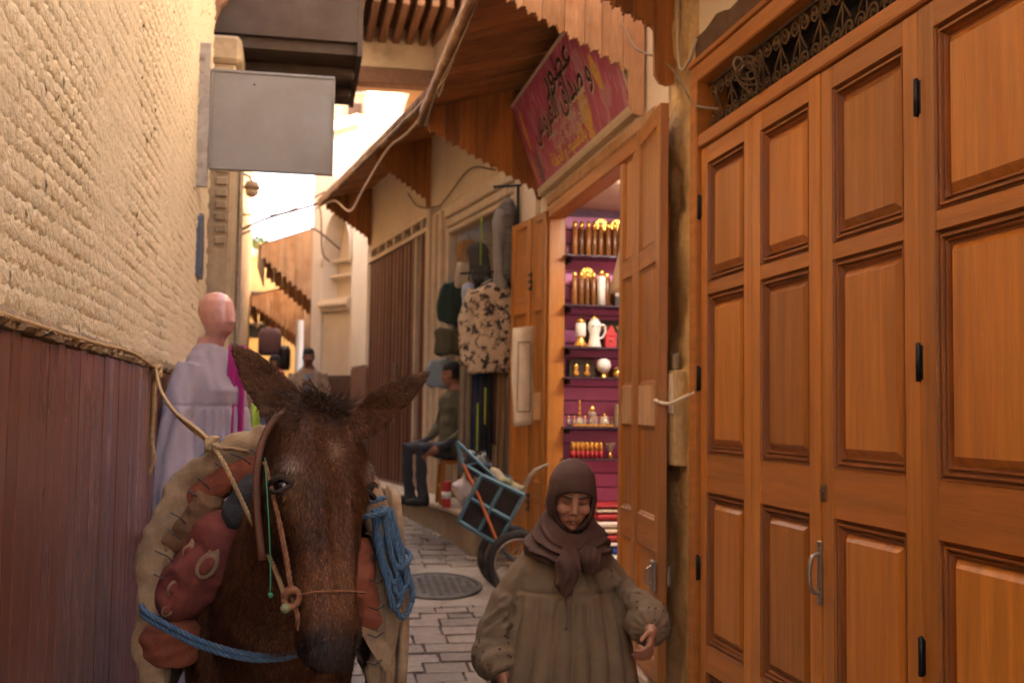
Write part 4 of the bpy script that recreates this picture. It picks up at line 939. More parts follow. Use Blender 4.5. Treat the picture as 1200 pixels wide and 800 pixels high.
# nostril hollows and mouth line, eye sockets
for s in (-1, 1):
    rr = ((Tt-.528)/.022)**2+((Ss-s*.052)/.014)**2+((Nd-.032)/.03)**2; V -= Nn*(.026*np.exp(-rr))[:, None]
    rr = ((Tt-.188)/.018)**2+((Ss-s*.116)/.022)**2+((Nd-.022)/.02)**2; V -= Nn*(.010*np.exp(-rr))[:, None]
rr = ((Tt-.545)/.006)**2+np.clip(np.abs(Nd+.012)/.012, 0, 9)**2; V -= Nn*(.006*np.exp(-rr))[:, None]*(Tt > .5)[:, None]
V += Nn*(.0016*vnoise(V*28, 2, 2))[:, None]
def coat_colour(V, jitter=0.0):
    d_ = V-np.array(P0); T = d_@np.array(HA); S = d_@np.array(HS); Nd = d_@np.array(HN)
    head = (V[:, 1] < 2.78) & (Nd > -.21) & (T > -.04)
    c = np.tile(np.array((.070,.027,.0105)), (len(V), 1)); n = vnoise(V*7, 11, 3)[:, None]
    c = c*(1+.22*n)
    def mixin(w_, col):
        nonlocal c; w_ = np.clip(w_, 0, 1)[:, None]; c = c*(1-w_)+np.array(col)*w_
    h = head.astype(float)
    mixin(h*.55*np.exp(-((T-.30)/.13)**2)*(np.abs(S) > .035), (.045,.017,.009))
    mixin(h*np.exp(-((T-.42)/.06)**2)*.75, (.15,.062,.026))
    mixin(h*.22*np.exp(-((T-.40)/.10)**2-(S/.022)**2), (.20,.105,.06))
    mixin(h*np.clip((T-.485)/.05, 0, 1)*.95, (.030,.021,.017))
    mixin(h*np.exp(-((T-.528)/.022)**2-((np.abs(S)-.052)/.014)**2)*(Nd > 0)*.9, (.008,.006,.005))
    mixin(h*np.exp(-((T-.155)/.022)**2-((np.abs(S)-.104)/.022)**2)*.75, (.24,.17,.125))
    mixin(h*np.exp(-((T-.185)/.03)**2-((np.abs(S)-.12)/.022)**2)*.6, (.022,.012,.009))
    mixin(h*np.exp(-((T-.115)/.018)**2-(S/.014)**2)*(Nd > 0)*.6, (.30,.19,.12))
    mixin(h*np.exp(-((T-.23)/.05)**2-((np.abs(S)-.097)/.03)**2)*.5, (.16,.08,.03))
    mixin(h*np.clip((.03-T)/.05, 0, 1)*.5, (.05,.022,.012))
    nk = (~head).astype(float); mixin(nk*.55*np.clip((V[:, 2]-.7)/.5, 0, 1), (.105,.044,.020))
    ear_ = ((T < .02) & ((np.abs(S) > .11) | (V[:, 2] > 1.63))).astype(float); mixin(ear_*.55, (.075,.037,.021))
    for tip in ((-.152,2.62,1.742),(.285,2.555,1.682)): mixin(np.exp(-(np.linalg.norm(V-np.array(tip), axis=1)/.03)**2)*.8, (.16,.085,.04))
    if jitter: c = c*np.exp(rng.normal(0, jitter, (len(V), 1)))
    return np.clip(c, .004, 1)
K['hide'] = mat('hide', (.08,.03,.015), .7, .2, 30, bump=.5, bscale=220, attr=True, bdist=.004, spec=.25)
K['hair'] = mat('hair', (.08,.03,.015), .55, .05, 30, bump=0, attr=True, spec=.22)
mu = thing('mule', 'dark brown mule with long ears carrying a stuffed pack', 'mule', (X0,3.3,0))
body = obj('body', mb, K['hide'], mu, True, coat_colour(V))
# short coat: one thin blade per hair, following the lie of the fur
def fur(V, F_, count, sel, length, flow, width=.0014, lift=.32, seed=1):
    q = np.random.default_rng(seed); tri = np.array([t for f in F_ for t in ((f[0],f[1],f[2]),)+(((f[0],f[2],f[3]),) if len(f) > 3 else ())])
    A, B_, C = V[tri[:, 0]], V[tri[:, 1]], V[tri[:, 2]]; cen = (A+B_+C)/3; keep = sel(cen); A, B_, C = A[keep], B_[keep], C[keep]
    cr_ = np.cross(B_-A, C-A); ar_ = np.linalg.norm(cr_, axis=1); i = q.choice(len(A), count, p=ar_/ar_.sum()); N = cr_[i]/ar_[i][:, None]
    u = q.random((count, 1)); v = q.random((count, 1)); fl = (u+v) > 1; u = np.where(fl, 1-u, u); v = np.where(fl, 1-v, v)
    P = A[i]+(B_-A)[i]*u+(C-A)[i]*v; D = flow(P, N); D = D+q.normal(0, .22, D.shape); D = D-N*(D*N).sum(1)[:, None]; D /= np.linalg.norm(D, axis=1)[:, None]+1e-9
    Ln = length(P)[:, None]*q.uniform(.6, 1.25, (count, 1)); S = np.cross(D, N); tip = P+D*Ln+N*Ln*lift*q.uniform(.4, 1.2, (count, 1)); mid = P+D*Ln*.5+N*Ln*lift*.65
    r = G(); W = S*width/2
    VV = np.stack([P-W-N*.0008, P+W-N*.0008, mid+W*.75, mid-W*.75, tip], 1).reshape(-1, 3); r.v = VV
    idx = np.arange(count)*5; r.f = np.concatenate([np.stack([idx, idx+1, idx+2, idx+3], 1)]).tolist()+np.stack([idx+3, idx+2, idx+4], 1).tolist()
    return r, np.repeat(P, 5, axis=0)
def flow(P, N):
    d_ = P-np.array(P0); T = d_@np.array(HA); S = d_@np.array(HS); head = (P[:, 1] < 2.78)
    f = np.tile(np.array(HA), (len(P), 1)); f += np.array(HS)*(S*3)[:, None]
    up = np.clip((.10-T)/.10, 0, 1)[:, None]; f = f*(1-up*.0)
    st_ = np.exp(-((T-.115)/.05)**2-(S/.05)**2)[:, None]; rad = np.array(HS)*S[:, None]*20+np.array(HA)*((T-.115)*20)[:, None]; f = f*(1-st_)+rad*st_
    earm = (P[:, 2] > 1.60)[:, None]; e = np.where(P[:, :1] < .06, np.array((-.67,-.05,.74)), np.array((.8,-.2,.56))); f = np.where(earm, e, f)
    return np.where(head[:, None], f, np.array((0,.35,-1.0)))
hl = lambda P: np.where(P[:, 1] > 2.8, .026, np.where(P[:, 2] > 1.57, .010, .0105+.006*(P[:, 2] > 1.3)))
fr_, roots = fur(V, mb.f, 125000, lambda c: (c[:, 1] < 3.12) & (c[:, 2] > .72), hl, flow)
cc = coat_colour(roots, 0); cc = cc*np.repeat(np.exp(rng.normal(.0, .5, (len(cc)//5, 1))), 5, axis=0)
o = obj('coat', fr_, K['hair'], body, False, np.clip(cc, 0, 1)); o['kind'] = 'stuff'
# mane and forelock
def locks(roots, dirs, lens, seed, width=.0022):
    q = np.random.default_rng(seed); r = G(); VV = []; FF = []
    for p, d, L in zip(roots, dirs, lens):
        d = Vector(d)+Vector(q.normal(0, .16, 3)); d.normalize(); side = d.cross(Vector(q.normal(size=3))).normalized()*width/2; p = Vector(p); bend = Vector(q.normal(0, .010, 3))+Vector((0,0,-.012)); n0 = len(VV)
        for j in range(4):
            t = j/3; c = p+d*L*t+bend*t*t*(L/.06); ww = side*(1-.8*t); VV += [tuple(c-ww), tuple(c+ww)]
            if j: a = n0+2*j-2; FF.append((a,a+1,a+3,a+2))
    r.v = VV; r.f = FF; return r
n = 1500; q_ = np.random.default_rng(9); s_ = q_.normal(0,.042,n); t_ = q_.uniform(-.03,.06,n)
roots_ = [HP(t,s,.05 if t > 0 else .03)+Vector((.0,0,0)) for t, s in zip(t_, s_)]
dirs_ = [(.5*math.sin(i*1.7)+s*7,-.7-5*max(t,0),(.5 if i % 4 else 1.3)-16*max(t,-.01)) for i,(t,s) in enumerate(zip(t_,s_))]
mane_m = mat('mane', (.055,.026,.014), .45, .4, 60, bump=0, rand=0)
o = obj('forelock', locks(roots_, dirs_, q_.uniform(.02,.06,n), 4, .0018), mane_m, mu); o['kind'] = 'stuff'
n = 2600; t_ = q_.uniform(0,1,n); cr_ = [(.035,2.70,1.63),(.01,2.80,1.56),(-.02,2.92,1.46),(-.05,3.08,1.36)]
cv = catmull(cr_, 10)
roots_ = [cv[int(t*29.99)]+Vector((q_.normal(0,.012),q_.normal(0,.01),q_.normal(-.03,.02))) for t in t_]
dirs_ = [(-.75+q_.normal(0,.4),-.25,.35+q_.normal(0,.3)) for _ in t_]
o = obj('mane', locks(roots_, dirs_, q_.uniform(.03,.07,n), 5), mane_m, mu); o['kind'] = 'stuff'
# eyes with lids
eyem = mat('eye', (.008,.005,.004), .06, .1, bump=0, spec=.8); lidm = mat('lid', (.030,.015,.010), .75, .2, 40)
for s in (-1, 1):
    e = obj('eye', sphere(G(), HP(.190,s*.1045,.018), .0205, None, 18, 12), eyem, mu, True)
    q = G()
    for k_, (dt, rr) in enumerate(((-.012,.0062),(.012,.0048))):
        q.tube(catmull([HP(.190+dt*.1,s*.096,.043),HP(.190+dt*1.2,s*.118,.037),HP(.190+dt*1.25,s*.1285,.018),HP(.190+dt*.2,s*.128,-.004)], 5), [.002]+[rr]*14+[.002], 7)
    obj('eyelid', q, lidm, e, True)
    q = G(); 
    for k_ in range(14): a = HP(.176,s*(.110+.0013*k_),.040-.0024*k_); q.tube([a, a+HN*.010+HS*s*.006-HA*.001, a+HN*.016+HS*s*.012+HA*.007], [.0007,.0005,.0002], 4)
    obj('eyelashes', q, lidm, e)['kind'] = 'stuff'
# whiskers
q = G(); r_ = np.random.default_rng(3)
for i in range(60):
    s = r_.uniform(-.06,.06); t = r_.uniform(.52,.575); a = HP(t,s,.02-.3*max(0,t-.54)); q.tube([a, a+HA*.02+HS*s*.2+HN*.008], [.0005,.0002], 3)
o = obj('whiskers', q, mane_m, mu); o['kind'] = 'stuff'

# ---------------------------------------------------------------- halter and ropes
def rope(g, pts, r, n=10, twist=26, strands=3):
    """a laid rope: three strands wound round the path"""
    P = catmull(pts, n); L = [0]
    for a, b in zip(P[:-1], P[1:]): L.append(L[-1]+(b-a).length)
    N = max(12, int(L[-1]/(r*1.1))); cx = [[p[i] for p in P] for i in range(3)]
    Q = [Vector([float(np.interp(t, L, cx[i])) for i in range(3)]) for t in np.linspace(0, L[-1], N)]
    for s in range(strands):
        out = []
        for i, p in enumerate(Q):
            t = (Q[min(i+1,N-1)]-Q[max(i-1,0)]).normalized(); a = t.orthogonal() if abs(t.z) > .95 else t.cross(Vector((0,0,1))).normalized(); b = t.cross(a)
            ph = i*r*1.1/(r*7)*6.283+s*6.283/strands; out.append(p+(a*math.cos(ph)+b*math.sin(ph))*r*.52)
        g.tube(out, r*.56, 5)
    return g
jute = mat('jute', (.42,.27,.12), .9, .3, 60, bump=.5, bscale=400); brrope = mat('brownrope', (.24,.10,.045), .9, .3, 60, bump=.5, bscale=400); blrope = mat('bluerope', (.07,.135,.21), .85, .3, 50, bump=.5, bscale=400, col2=(.10,.18,.24), amount=.55, c2scale=20); grn = mat('greenstring', (.02,.16,.07), .7)
ht = thing('halter', 'brown rope halter with a knotted ring on the head of the mule', 'halter', HP(.3,-.1,0))
obj('cheek_strap', G().tube(catmull([HP(-.005,-.065,.02),HP(.03,-.110,-.005),HP(.10,-.135,-.03),HP(.2,-.131,-.06),HP(.33,-.108,-.09)], 6), .0058, 8, 1.5), mat('leather', (.12,.045,.02), .6, .25, 30, bump=.3), ht, True)
obj('side_rope', rope(G(), [HP(.13,-.138,.0),HP(.24,-.117,.005),HP(.34,-.097,.0),HP(.425,-.084,-.005)], .0055), brrope, ht, True)
kn = HP(.43,-.085,-.006)
q = G()
for i in range(4): q.tube([kn+Vector((.016*math.cos(a+i),.014*math.sin(a*1.0),.018*math.sin(a+i*1.1))) for a in np.linspace(0,6.283,14)], .007, 6)
obj('knot', q, brrope, ht, True); obj('knot_end', sphere(G(), kn+Vector((-.012,-.018,-.02)), .011), mat('knotgreen', (.16,.17,.08), .8), ht, True)
obj('loose_end', rope(G(), [kn,kn+Vector((.012,-.01,-.03)),kn+Vector((.018,-.006,-.07))], .005), brrope, ht, True)
obj('noseband', rope(G(), [HP(.43,-.085,-.005),HP(.43,-.066,.048),HP(.43,0,.064),HP(.43,.066,.048),HP(.42,.086,-.01)], .0022), brrope, ht, True)
q = G().tube(catmull([HP(.12,-.137,.0),HP(.25,-.150,.03),HP(.36,-.150,.03),HP(.425,-.148,.02)], 5), .0016, 5); sphere(q, HP(.43,-.148,.02), .006)
tag(obj('green_string', q, grn, None, True), 'thin green string hanging beside the eye of the mule', 'string')
tr = thing('tether_rope', 'twisted jute rope tying the mule to the nail on the plank wall', 'rope', (-.6,5.1,1.75))
J = Vector((-0.218,2.955,1.506))
obj('long_strand', rope(G(), [(-.625,5.10,1.755),(-.53,4.5,1.665),(-.40,3.8,1.583),J,(-0.118,2.813,1.344),(-0.049,2.634,1.240),kn+Vector((-.012,-.008,.0))], .006), jute, tr, True)
obj('side_strand', rope(G(), [(-.625,5.10,1.765),(-.525,4.5,1.655),(-.395,3.8,1.573),J,(-0.161,2.975,1.492),(-0.104,3.016,1.482),(-.06,2.93,1.49)], .0055), jute, tr, True)
obj('tail', rope(G(), [(-.63,5.10,1.76),(-.628,5.09,1.6),(-.632,5.1,1.45),(-.618,5.09,1.38),(-.64,5.1,1.30)], .009), jute, tr, True)
obj('wall_strand', rope(G(), [(-.63,5.10,1.77),(-.632,4.4,1.80),(-.632,3.6,1.792),(-.632,2.6,1.79),(-.634,2.2,1.80)], .009), jute, tr, True)
q = G()
for i in range(3): q.tube([Vector((-.622+.018*math.cos(a),5.10+.02*math.sin(a+i),1.755+.024*math.sin(a*1.0+i*2))) for a in np.linspace(0,6.283,14)], .009, 6)
obj('knot', q, jute, tr, True)
q = G()
for i in range(2): q.tube([J+Vector((.012*math.cos(a),.012*math.sin(a+i),.014*math.sin(a+i*2))) for a in np.linspace(0,6.283,12)], .008, 6)
obj('knot', q, jute, tr, True)

# ---------------------------------------------------------------- pack saddle
burlap = mat('burlap', (.33,.225,.125), .95, .28, 7, bump=.7, bscale=260, fine=.12, col2=(.19,.105,.05), amount=.52, c2scale=6, soft=.3, bdist=.004)
rug = mat('redrug', (.19,.042,.028), .95, .3, 30, bump=.6, bscale=330, col2=(.42,.26,.13), amount=.70, c2scale=11, soft=.03, bdist=.004)
rust = mat('rustcloth', (.25,.066,.028), .85, .22, 9, bump=.5, bscale=60, col2=(.15,.04,.02), amount=.55, c2scale=8, soft=.3)
olive = mat('olivecloth', (.17,.085,.035), .85, .25, 10, bump=.5, bscale=60); felt = mat('felt', (.040,.037,.034), .95, .2, 20, bump=.5, bscale=200)
ps = thing('pack_saddle', 'stuffed burlap pack saddle with red carpet cushions on the mule', 'pack saddle', (X0,3.4,1.4))
CX, CZ = -.055, 1.17
def arch(a, rx, rz):   # a: -1 left foot .. 1 right foot
    if abs(a) > .62:
        f = (abs(a)-.62)/.38; th = math.copysign(math.pi/2, a); return (CX+rx*math.copysign(1,a)*(1-.03*f*f), CZ-.36*f)
    th = a/.62*math.pi/2; return (CX+rx*math.sin(th), CZ+rz*math.cos(th))
rings = []
for y, s_ in ((3.02,.93),(3.04,.97),(3.06,.99),(3.12,1.0),(3.2,1.0),(3.3,1.0),(3.4,1.0),(3.5,1.0),(3.6,1),(3.75,1),(3.9,.99),(4.2,.97),(4.27,.9)):
    rings.append([(arch(a,.330*s_,.365*s_)[0]+.006*math.sin(a*17+y*9), y+.012*math.sin(a*11), arch(a,.330*s_,.365*s_)[1]+.006*math.sin(a*13+y*14)) for a in np.linspace(-1,1,60)]+[(arch(a,.27,.33)[0], y+.02, arch(a,.27,.33)[1]) for a in np.linspace(1,-1,40)])
gc = G().loft(rings); V = gc.arr(); V += .012*np.stack([vnoise(V*9, 130+k, 3) for k in range(3)], 1); gc.v = [tuple(p) for p in V]
cv_ = obj('burlap_cover', gc, burlap, ps, True)
rl = G().tube([(arch(a,.302,.340)[0]+.004*math.sin(a*23), 3.035+.008*math.sin(a*9), arch(a,.302,.340)[1]) for a in np.linspace(-.985,.985,150)], [.032+.014*(1-abs(a)**6)+.003*math.sin(a*29) for a in np.linspace(-.985,.985,150)], 22, .6, up=(0,1,0))
V = rl.arr(); V += .009*np.stack([vnoise(V*13, 140+k, 3) for k in range(3)], 1); cx_ = np.array([(arch(a,.302,.340)[0], 3.035, arch(a,.302,.340)[1]) for a in np.linspace(-.985,.985,150)]).repeat(22, axis=0); rd = V-cx_; aa = np.linspace(-.985,.985,150).repeat(22)
V -= rd*(.06*np.exp(-(np.sin(aa*31+.8*np.sin(aa*9))/.22)**2)+.14*np.abs(vnoise(V*19, 150, 2)))[:, None]; rl.v = [tuple(p) for p in V]
obj('burlap_roll', rl, burlap, cv_, True)
def cushion(nm, p, q_, r, m, parent=ps, flat=1, e=.5, seed=0):
    p, q_ = Vector(p), Vector(q_); n = 44; pts = []; rad = []
    for i in range(n+1):
        t = i/n; pts.append(p+(q_-p)*t); rad.append(r*(max(0.02, 1-abs(2*t-1)**4.5))**e)
    g_ = G().tube(pts, rad, 40, flat); V = g_.arr(); ax_ = np.array((q_-p).normalized()); al = (V-np.array(p))@ax_; V += .007*np.stack([vnoise(V*15, seed+k, 3) for k in range(3)], 1); V += (.0035*np.sin(al*150+5*vnoise(V*9, seed+7, 2))*np.exp(-(np.minimum(al, (q_-p).length-al)/.05)**2))[:, None]*np.array((.3,-.9,.3)); V += (.004*np.abs(vnoise(V*22, seed+8, 2)))[:, None]*np.array((.2,-.9,.2)); g_.v = [tuple(x) for x in V]
    return obj(nm, g_, m, parent, True)
cushion('rug_cushion', (-.145,2.985,1.325), (-.325,3.04,1.055), .078, rug, seed=1)
cushion('leather_cushion', (-.07,3.02,1.475), (-.30,3.05,1.335), .040, rust, seed=2)
cushion('olive_cushion', (-.20,3.01,1.385), (-.325,3.05,1.225), .046, olive, seed=3)
cushion('lower_cushion', (-.315,3.04,1.05), (-.315,3.06,.93), .085, rust, seed=4)
cushion('felt_pad', (-.09,2.99,1.42), (-.155,2.97,1.28), .055, felt, seed=5)
cushion('rust_cushion', (.165,3.04,1.25), (.20,3.05,1.0), .050, rust, seed=6)
cushion('leather_cushion', (.03,3.03,1.49), (.175,3.04,1.36), .040, rust, seed=7)
# paisley motifs stitched in the rug cushion (proud cords)
pm = mat('rugcream', (.30,.175,.095), .95, .2, 40, bump=.5, bscale=300)
def motif(c, s):
    c = Vector(c); q = G(); ax = Vector((-.55,.15,-.8)).normalized(); nr = Vector((-.15,-.93,-.12)).normalized(); bx = ax.cross(nr).normalized()
    sphere(q, c+nr*.001, (s,s*.66,.005), (ax,bx,nr), 18, 8); q.tube([c-ax*s*.3,c-ax*s*1.0+bx*s*.15,c-ax*s*1.5+bx*s*.5], [s*.6,s*.36,s*.12], 8, .2, up=nr); return q
for i, (c, s) in enumerate((((-.218,2.932,1.200),.040),((-.155,2.945,1.27),.020),((-.30,2.968,1.14),.026),((-.268,2.962,1.235),.020),((-.315,2.975,1.085),.022))): mo_ = obj('paisley_motif', motif(c, s), pm, ps, True); obj('motif_centre', sphere(G(), Vector(c)+Vector((-.15,-.93,-.12)).normalized()*.006, (s*.66,s*.40,.0035), (Vector((-.55,.15,-.8)).normalized(),Vector((-.55,.15,-.8)).normalized().cross(Vector((-.15,-.93,-.12)).normalized()),Vector((-.15,-.93,-.12)).normalized()), 12, 6), rug, mo_, True)
# coarse stitches along the burlap edge
for a in np.linspace(-.93,.0,14)+rng.uniform(-.025,.025,14):
    x, z = arch(a,.280,.317); q = G(); q.tube([(x*1.0-.012+random.uniform(-.01,.01),2.992,z+.012),(x+.008,2.985,z),(x+.03,2.992,z-.014+random.uniform(-.01,.01))], .0019, 5); obj('stitch', q, K['blackbox'], ps)
for a in np.linspace(.5,.95,7):
    x, z = arch(a,.280,.317); q = G(); q.tube([(x-.03,2.992,z+.008),(x-.008,2.985,z),(x+.012,2.992,z+.012)], .0019, 5); obj('stitch', q, K['blackbox'], ps)
q = G(); q.prism([(.165,1.03),(.225,1.01),(.262,.955),(.248,.90),(.205,.96)], lambda a,b,t: (a,t,b), 3.0, 3.012); obj('torn_flap', q, burlap, ps)
rings = []
for y, sc_ in ((3.02,.95),(3.25,1),(3.6,1)): rings.append([(.285+.02*math.sin(t*3+y*4)+.03*(1-sc_), y, 1.36-.50*t-.05*math.sin(y*5)*t) for t in np.linspace(0,1,10)]+[(.262+.02*math.sin(t*3+y*4), y, 1.36-.50*t-.05*math.sin(y*5)*t) for t in np.linspace(1,0,10)])
obj('side_flap', G().loft(rings), burlap, ps, True)
# blue ropes
br_ = thing('blue_rope', 'blue rope looped round the pack and across the chest of the mule', 'rope', (-.3,2.9,1.05))
for j in range(2): obj('strand', rope(G(), [(-.40,3.15,1.10-.012*j),(-.375,2.985,1.085-.014*j),(-.31,2.93,1.055-.014*j),(-.21,2.86,1.022-.013*j),(-.09,2.815,1.0-.012*j),(.02,2.83,1.01-.012*j),(.12,2.93,1.05)], .0075), blrope, br_, True)
for j in range(2): obj('strand', rope(G(), [(-.372,3.16+.05*j,1.23),(-.345,3.13+.05*j,1.33),(-.285,3.12+.05*j,1.430),(-.19,3.12+.05*j,1.510),(-.07,3.13+.06*j,1.546),(.05,3.14+.06*j,1.530)], .0085), blrope, br_, True)
cl = thing('rope_coil', 'hank of blue rope hanging on the burlap flank of the pack', 'rope', (.27,3.0,1.2))
for j in range(6):
    x = .232+.010*(j % 3)-.006*(j//3); L = (.26,.22,.28,.19,.25,.15)[j]; w_ = .018+.006*(j % 3)
    obj('loop', rope(G(), [(x-.03,2.995+.008*j,1.335),(x-w_+.005,2.985+.006*j,1.27-L*.2),(x-w_+.03,2.98+.006*j,1.33-L*.75),(x+.03,2.975,1.33-L),(x+w_+.028,2.98+.006*j,1.33-L*.8),(x+w_,2.985+.006*j,1.27-L*.2),(x-.005,2.995+.006*j,1.335)], .0075), blrope, cl, True)
obj('wrap', rope(G(), [(.205+.03*math.cos(a)+.0,2.99+.03*math.sin(a),1.295+.006*a) for a in np.linspace(0,12,20)], .0075, 3), blrope, cl, True)

# ================================================================ PEOPLE
SK = (.36,.165,.09)
def hand(g, w, d, palm_n, side, curl=.5, L=.165, thumb=1):
    """five-fingered hand: w wrist, d direction to the fingers, palm_n palm normal; side unit across the palm towards the thumb"""
    w, d, pn, sd_ = Vector(w), Vector(d).normalized(), Vector(palm_n).normalized(), Vector(side).normalized(); s = L/.18
    rings = []
    for t, wd, th in ((-.02,.024,.019),(.01,.027,.017),(.04,.036,.016),(.07,.040,.015),(.09,.038,.012)): rings.append(ell(w+d*t*s, sd_, pn, wd*s, th*s, 12, 2.6))
    g.loft(rings)
    for i, (o, ln, r) in enumerate(((.030,.068,.0088),(.010,.078,.0092),(-.010,.072,.0088),(-.029,.056,.0078))):
        p = w+d*.078*s+sd_*o*s; pts = [p]; a = .15+.12*i*curl
        for k_ in range(3):
            a += curl*(.55,.75,.5)[k_]; l_ = ln*(.45,.32,.23)[k_]*s; p = p+(d*math.cos(a)+pn*math.sin(a)+sd_*(.06*(1.5-i)))*l_; pts.append(p)
        g.tube(pts, [r*1.05*s,r*s,r*.92*s,r*.75*s], 8)
    p = w+d*.022*s+sd_*.026*s; pts = [p]
    for l_, dd in ((.034,d*.62+sd_*.75+pn*.25),(.028,d*.85+sd_*.35+pn*.4),(.022,d*.9+sd_*.05+pn*.45)): p = p+dd.normalized()*l_*s; pts.append(p)
    g.tube(pts, [.014*s,.011*s,.0098*s,.008*s], 8)
    return g
def head(g, c, h, fwd, up, k=1.0):
    """skull, jaw, face features; c = centre of head, h = head height"""
    c, f, u = Vector(c), Vector(fwd).normalized(), Vector(up); u = (u-f*u.dot(f)).normalized(); s = f.cross(u).normalized(); q = h/.23
    P = lambda a, b, cc: c+s*a*q+f*b*q+u*cc*q
    g.loft([ell(P(0,.012,-.112),s,f,.022*q,.022*q,16),ell(P(0,.022,-.10),s,f,.038*q,.050*q,16,2.3,.05*q),ell(P(0,.012,-.075),s,f,.054*q,.070*q,16,2.3,.07*q),ell(P(0,.0,-.03),s,f,.068*q,.085*q,16,2.4,.09*q),
            ell(P(0,-.005,.02),s,f,.074*q,.090*q,16,2.3,.096*q),ell(P(0,-.008,.06),s,f,.072*q,.086*q,16,2.2,.094*q),ell(P(0,-.012,.095),s,f,.056*q,.066*q,16,2,.078*q),ell(P(0,-.016,.114),s,f,.026*q,.03*q,16,2,.04*q)])
    g.tube([P(0,.080,.012),P(0,.094,-.012),P(0,.106,-.034)], [.008*q,.010*q,.013*q], 10)                     # nose
    for sx in (-1, 1):
        sphere(g, P(sx*.012,.097,-.036), .0095*q); sphere(g, P(sx*.038,.066,-.030), (.024*q,.022*q,.022*q))    # wings, cheeks
        g.tube([P(sx*.012,.089,.022),P(sx*.035,.084,.026),P(sx*.054,.066,.020)], [.006*q,.0075*q,.005*q], 8)    # brow ridge
        sphere(g, P(sx*.031,.072,.003), (.014*q,.010*q,.009*q), (s,f,u))                                           # lids
        sphere(g, P(sx*.073,-.008,-.01), (.007*q,.018*q,.030*q), (s,f,u))                                         # ears
    g.tube([P(-.022,.078,-.066),P(0,.088,-.061),P(.022,.078,-.066)], [.004*q,.0072*q,.004*q], 8); g.tube([P(-.019,.078,-.074),P(0,.087,-.075),P(.019,.078,-.074)], [.004*q,.0078*q,.004*q], 8)
    sphere(g, P(0,.072,-.098), (.018*q,.014*q,.013*q), (s,f,u))
    return P
def skin_colour(V, P, q, base=SK, hair=None, hairline=.055):
    c = np.tile(np.array(base), (len(V), 1)); c *= (1+.10*vnoise(V*16, 21, 2))[:, None]
    def spot(p, r, col, k=1):
        nonlocal c; d = np.linalg.norm((V-np.array(p)), axis=1); w_ = (k*np.exp(-(d/r)**2))[:, None]; c = c*(1-w_)+np.array(col)*w_
    for sx in (-1, 1):
        for o in (-.012,0,.012): spot(P(sx*.031+o,.084,.003), .0055*q, (.030,.014,.010), .9)
        for o in (-.016,-.006,.006,.016): spot(P(sx*.033+o,.094-.25*abs(o),.026), .0050*q, (.035,.018,.012), .75)
        spot(P(sx*.042,.08,-.03), .022*q, (.50,.20,.11), .45); spot(P(sx*.026,.086,-.045), .006*q, (.18,.075,.045), .5)
    for o in (-.016,-.008,0,.008,.016): spot(P(o,.09,-.0690), .0050*q, (.16,.045,.035), .8)
    spot(P(0,.107,-.042), .008*q, (.25,.10,.06), .4)
    if hair is not None:
        o = np.array(P(0,0,0)); ax = [np.array(P(1,0,0))-o, np.array(P(0,1,0))-o, np.array(P(0,0,1))-o]; ax = [a/np.linalg.norm(a) for a in ax]; d = V-o
        hh = d@ax[2]/q; ff = d@ax[1]/q; m_ = (hh > hairline-.02) | ((ff < .028) & (hh > -.055)); m_ &= (hh > -.075) & (hh < .2); c[m_] = hair
    return c

# ---- walking woman
wx, wy = .94, 3.86
wo = thing('person', 'woman in brown headscarf and khaki smock walking past the perfume shop', 'person', (wx,wy,0))
g = G(); hf, hu = Vector((-.10,-.93,-.36)), Vector((0,-.36,.93))
Ph = head(g, (.945,3.795,1.318), .222, hf, hu); hq = .222/.23
g.tube([(.945,3.86,1.10),(.945,3.85,1.19),(.945,3.83,1.26)], [.060,.050,.052], 12)
g.loft([ell((.945,3.88,z),XX,YY,a,b,18,2.3) for z, a, b in ((.62,.15,.12),(.72,.165,.125),(.86,.14,.105),(1.0,.125,.10),(1.07,.115,.085),(1.12,.085,.06),(1.15,.055,.05))])
LW, RW = Vector((.705,3.78,.695)), Vector((1.185,3.63,.862))
g.tube([(.855,3.88,1.05),(.745,3.90,.92),(.705,3.88,.84),LW], [.034,.034,.032,.026], 12); g.tube([(1.035,3.87,1.05),(1.145,3.87,.95),(1.195,3.81,.90),RW], [.034,.034,.032,.026], 12)
hand(g, LW, (-.05,-.30,-.95), (.9,-.1,.1), (.1,-.95,.3), .55, .155)
hand(g, RW, (-.30,-.62,-.62), (-.80,.45,-.15), (-.25,-.55,.78), .95, .160)
for sx, yy in ((-1,3.74),(1,3.98)):
    g.tube([(.945+sx*.085,3.88,.70),(.945+sx*.085,3.82+(yy-3.86)*.4,.40),(.945+sx*.08,yy+.02,.10),(.945+sx*.08,yy,.055)], [.085,.062,.042,.04], 12)
    g.tube([(.945+sx*.08,yy+.05,.045),(.945+sx*.085,yy-.04,.045),(.945+sx*.09,yy-.15,.03)], [.04,.042,.028], 10, .8)
wb = remesh(g, .0052, 4, .45); wb.v += wb.n*(.0006*vnoise(wb.v*60, 4, 2))[:, None]
wc = skin_colour(wb.v, Ph, hq)
hm_ = (wb.v[:, 2] < .70) & (wb.v[:, 0] > .78) & (wb.v[:, 0] < 1.12); wc[hm_] = (.05,.04,.035)
bdy = obj('body', wb, K['skin'], wo, True, wc)
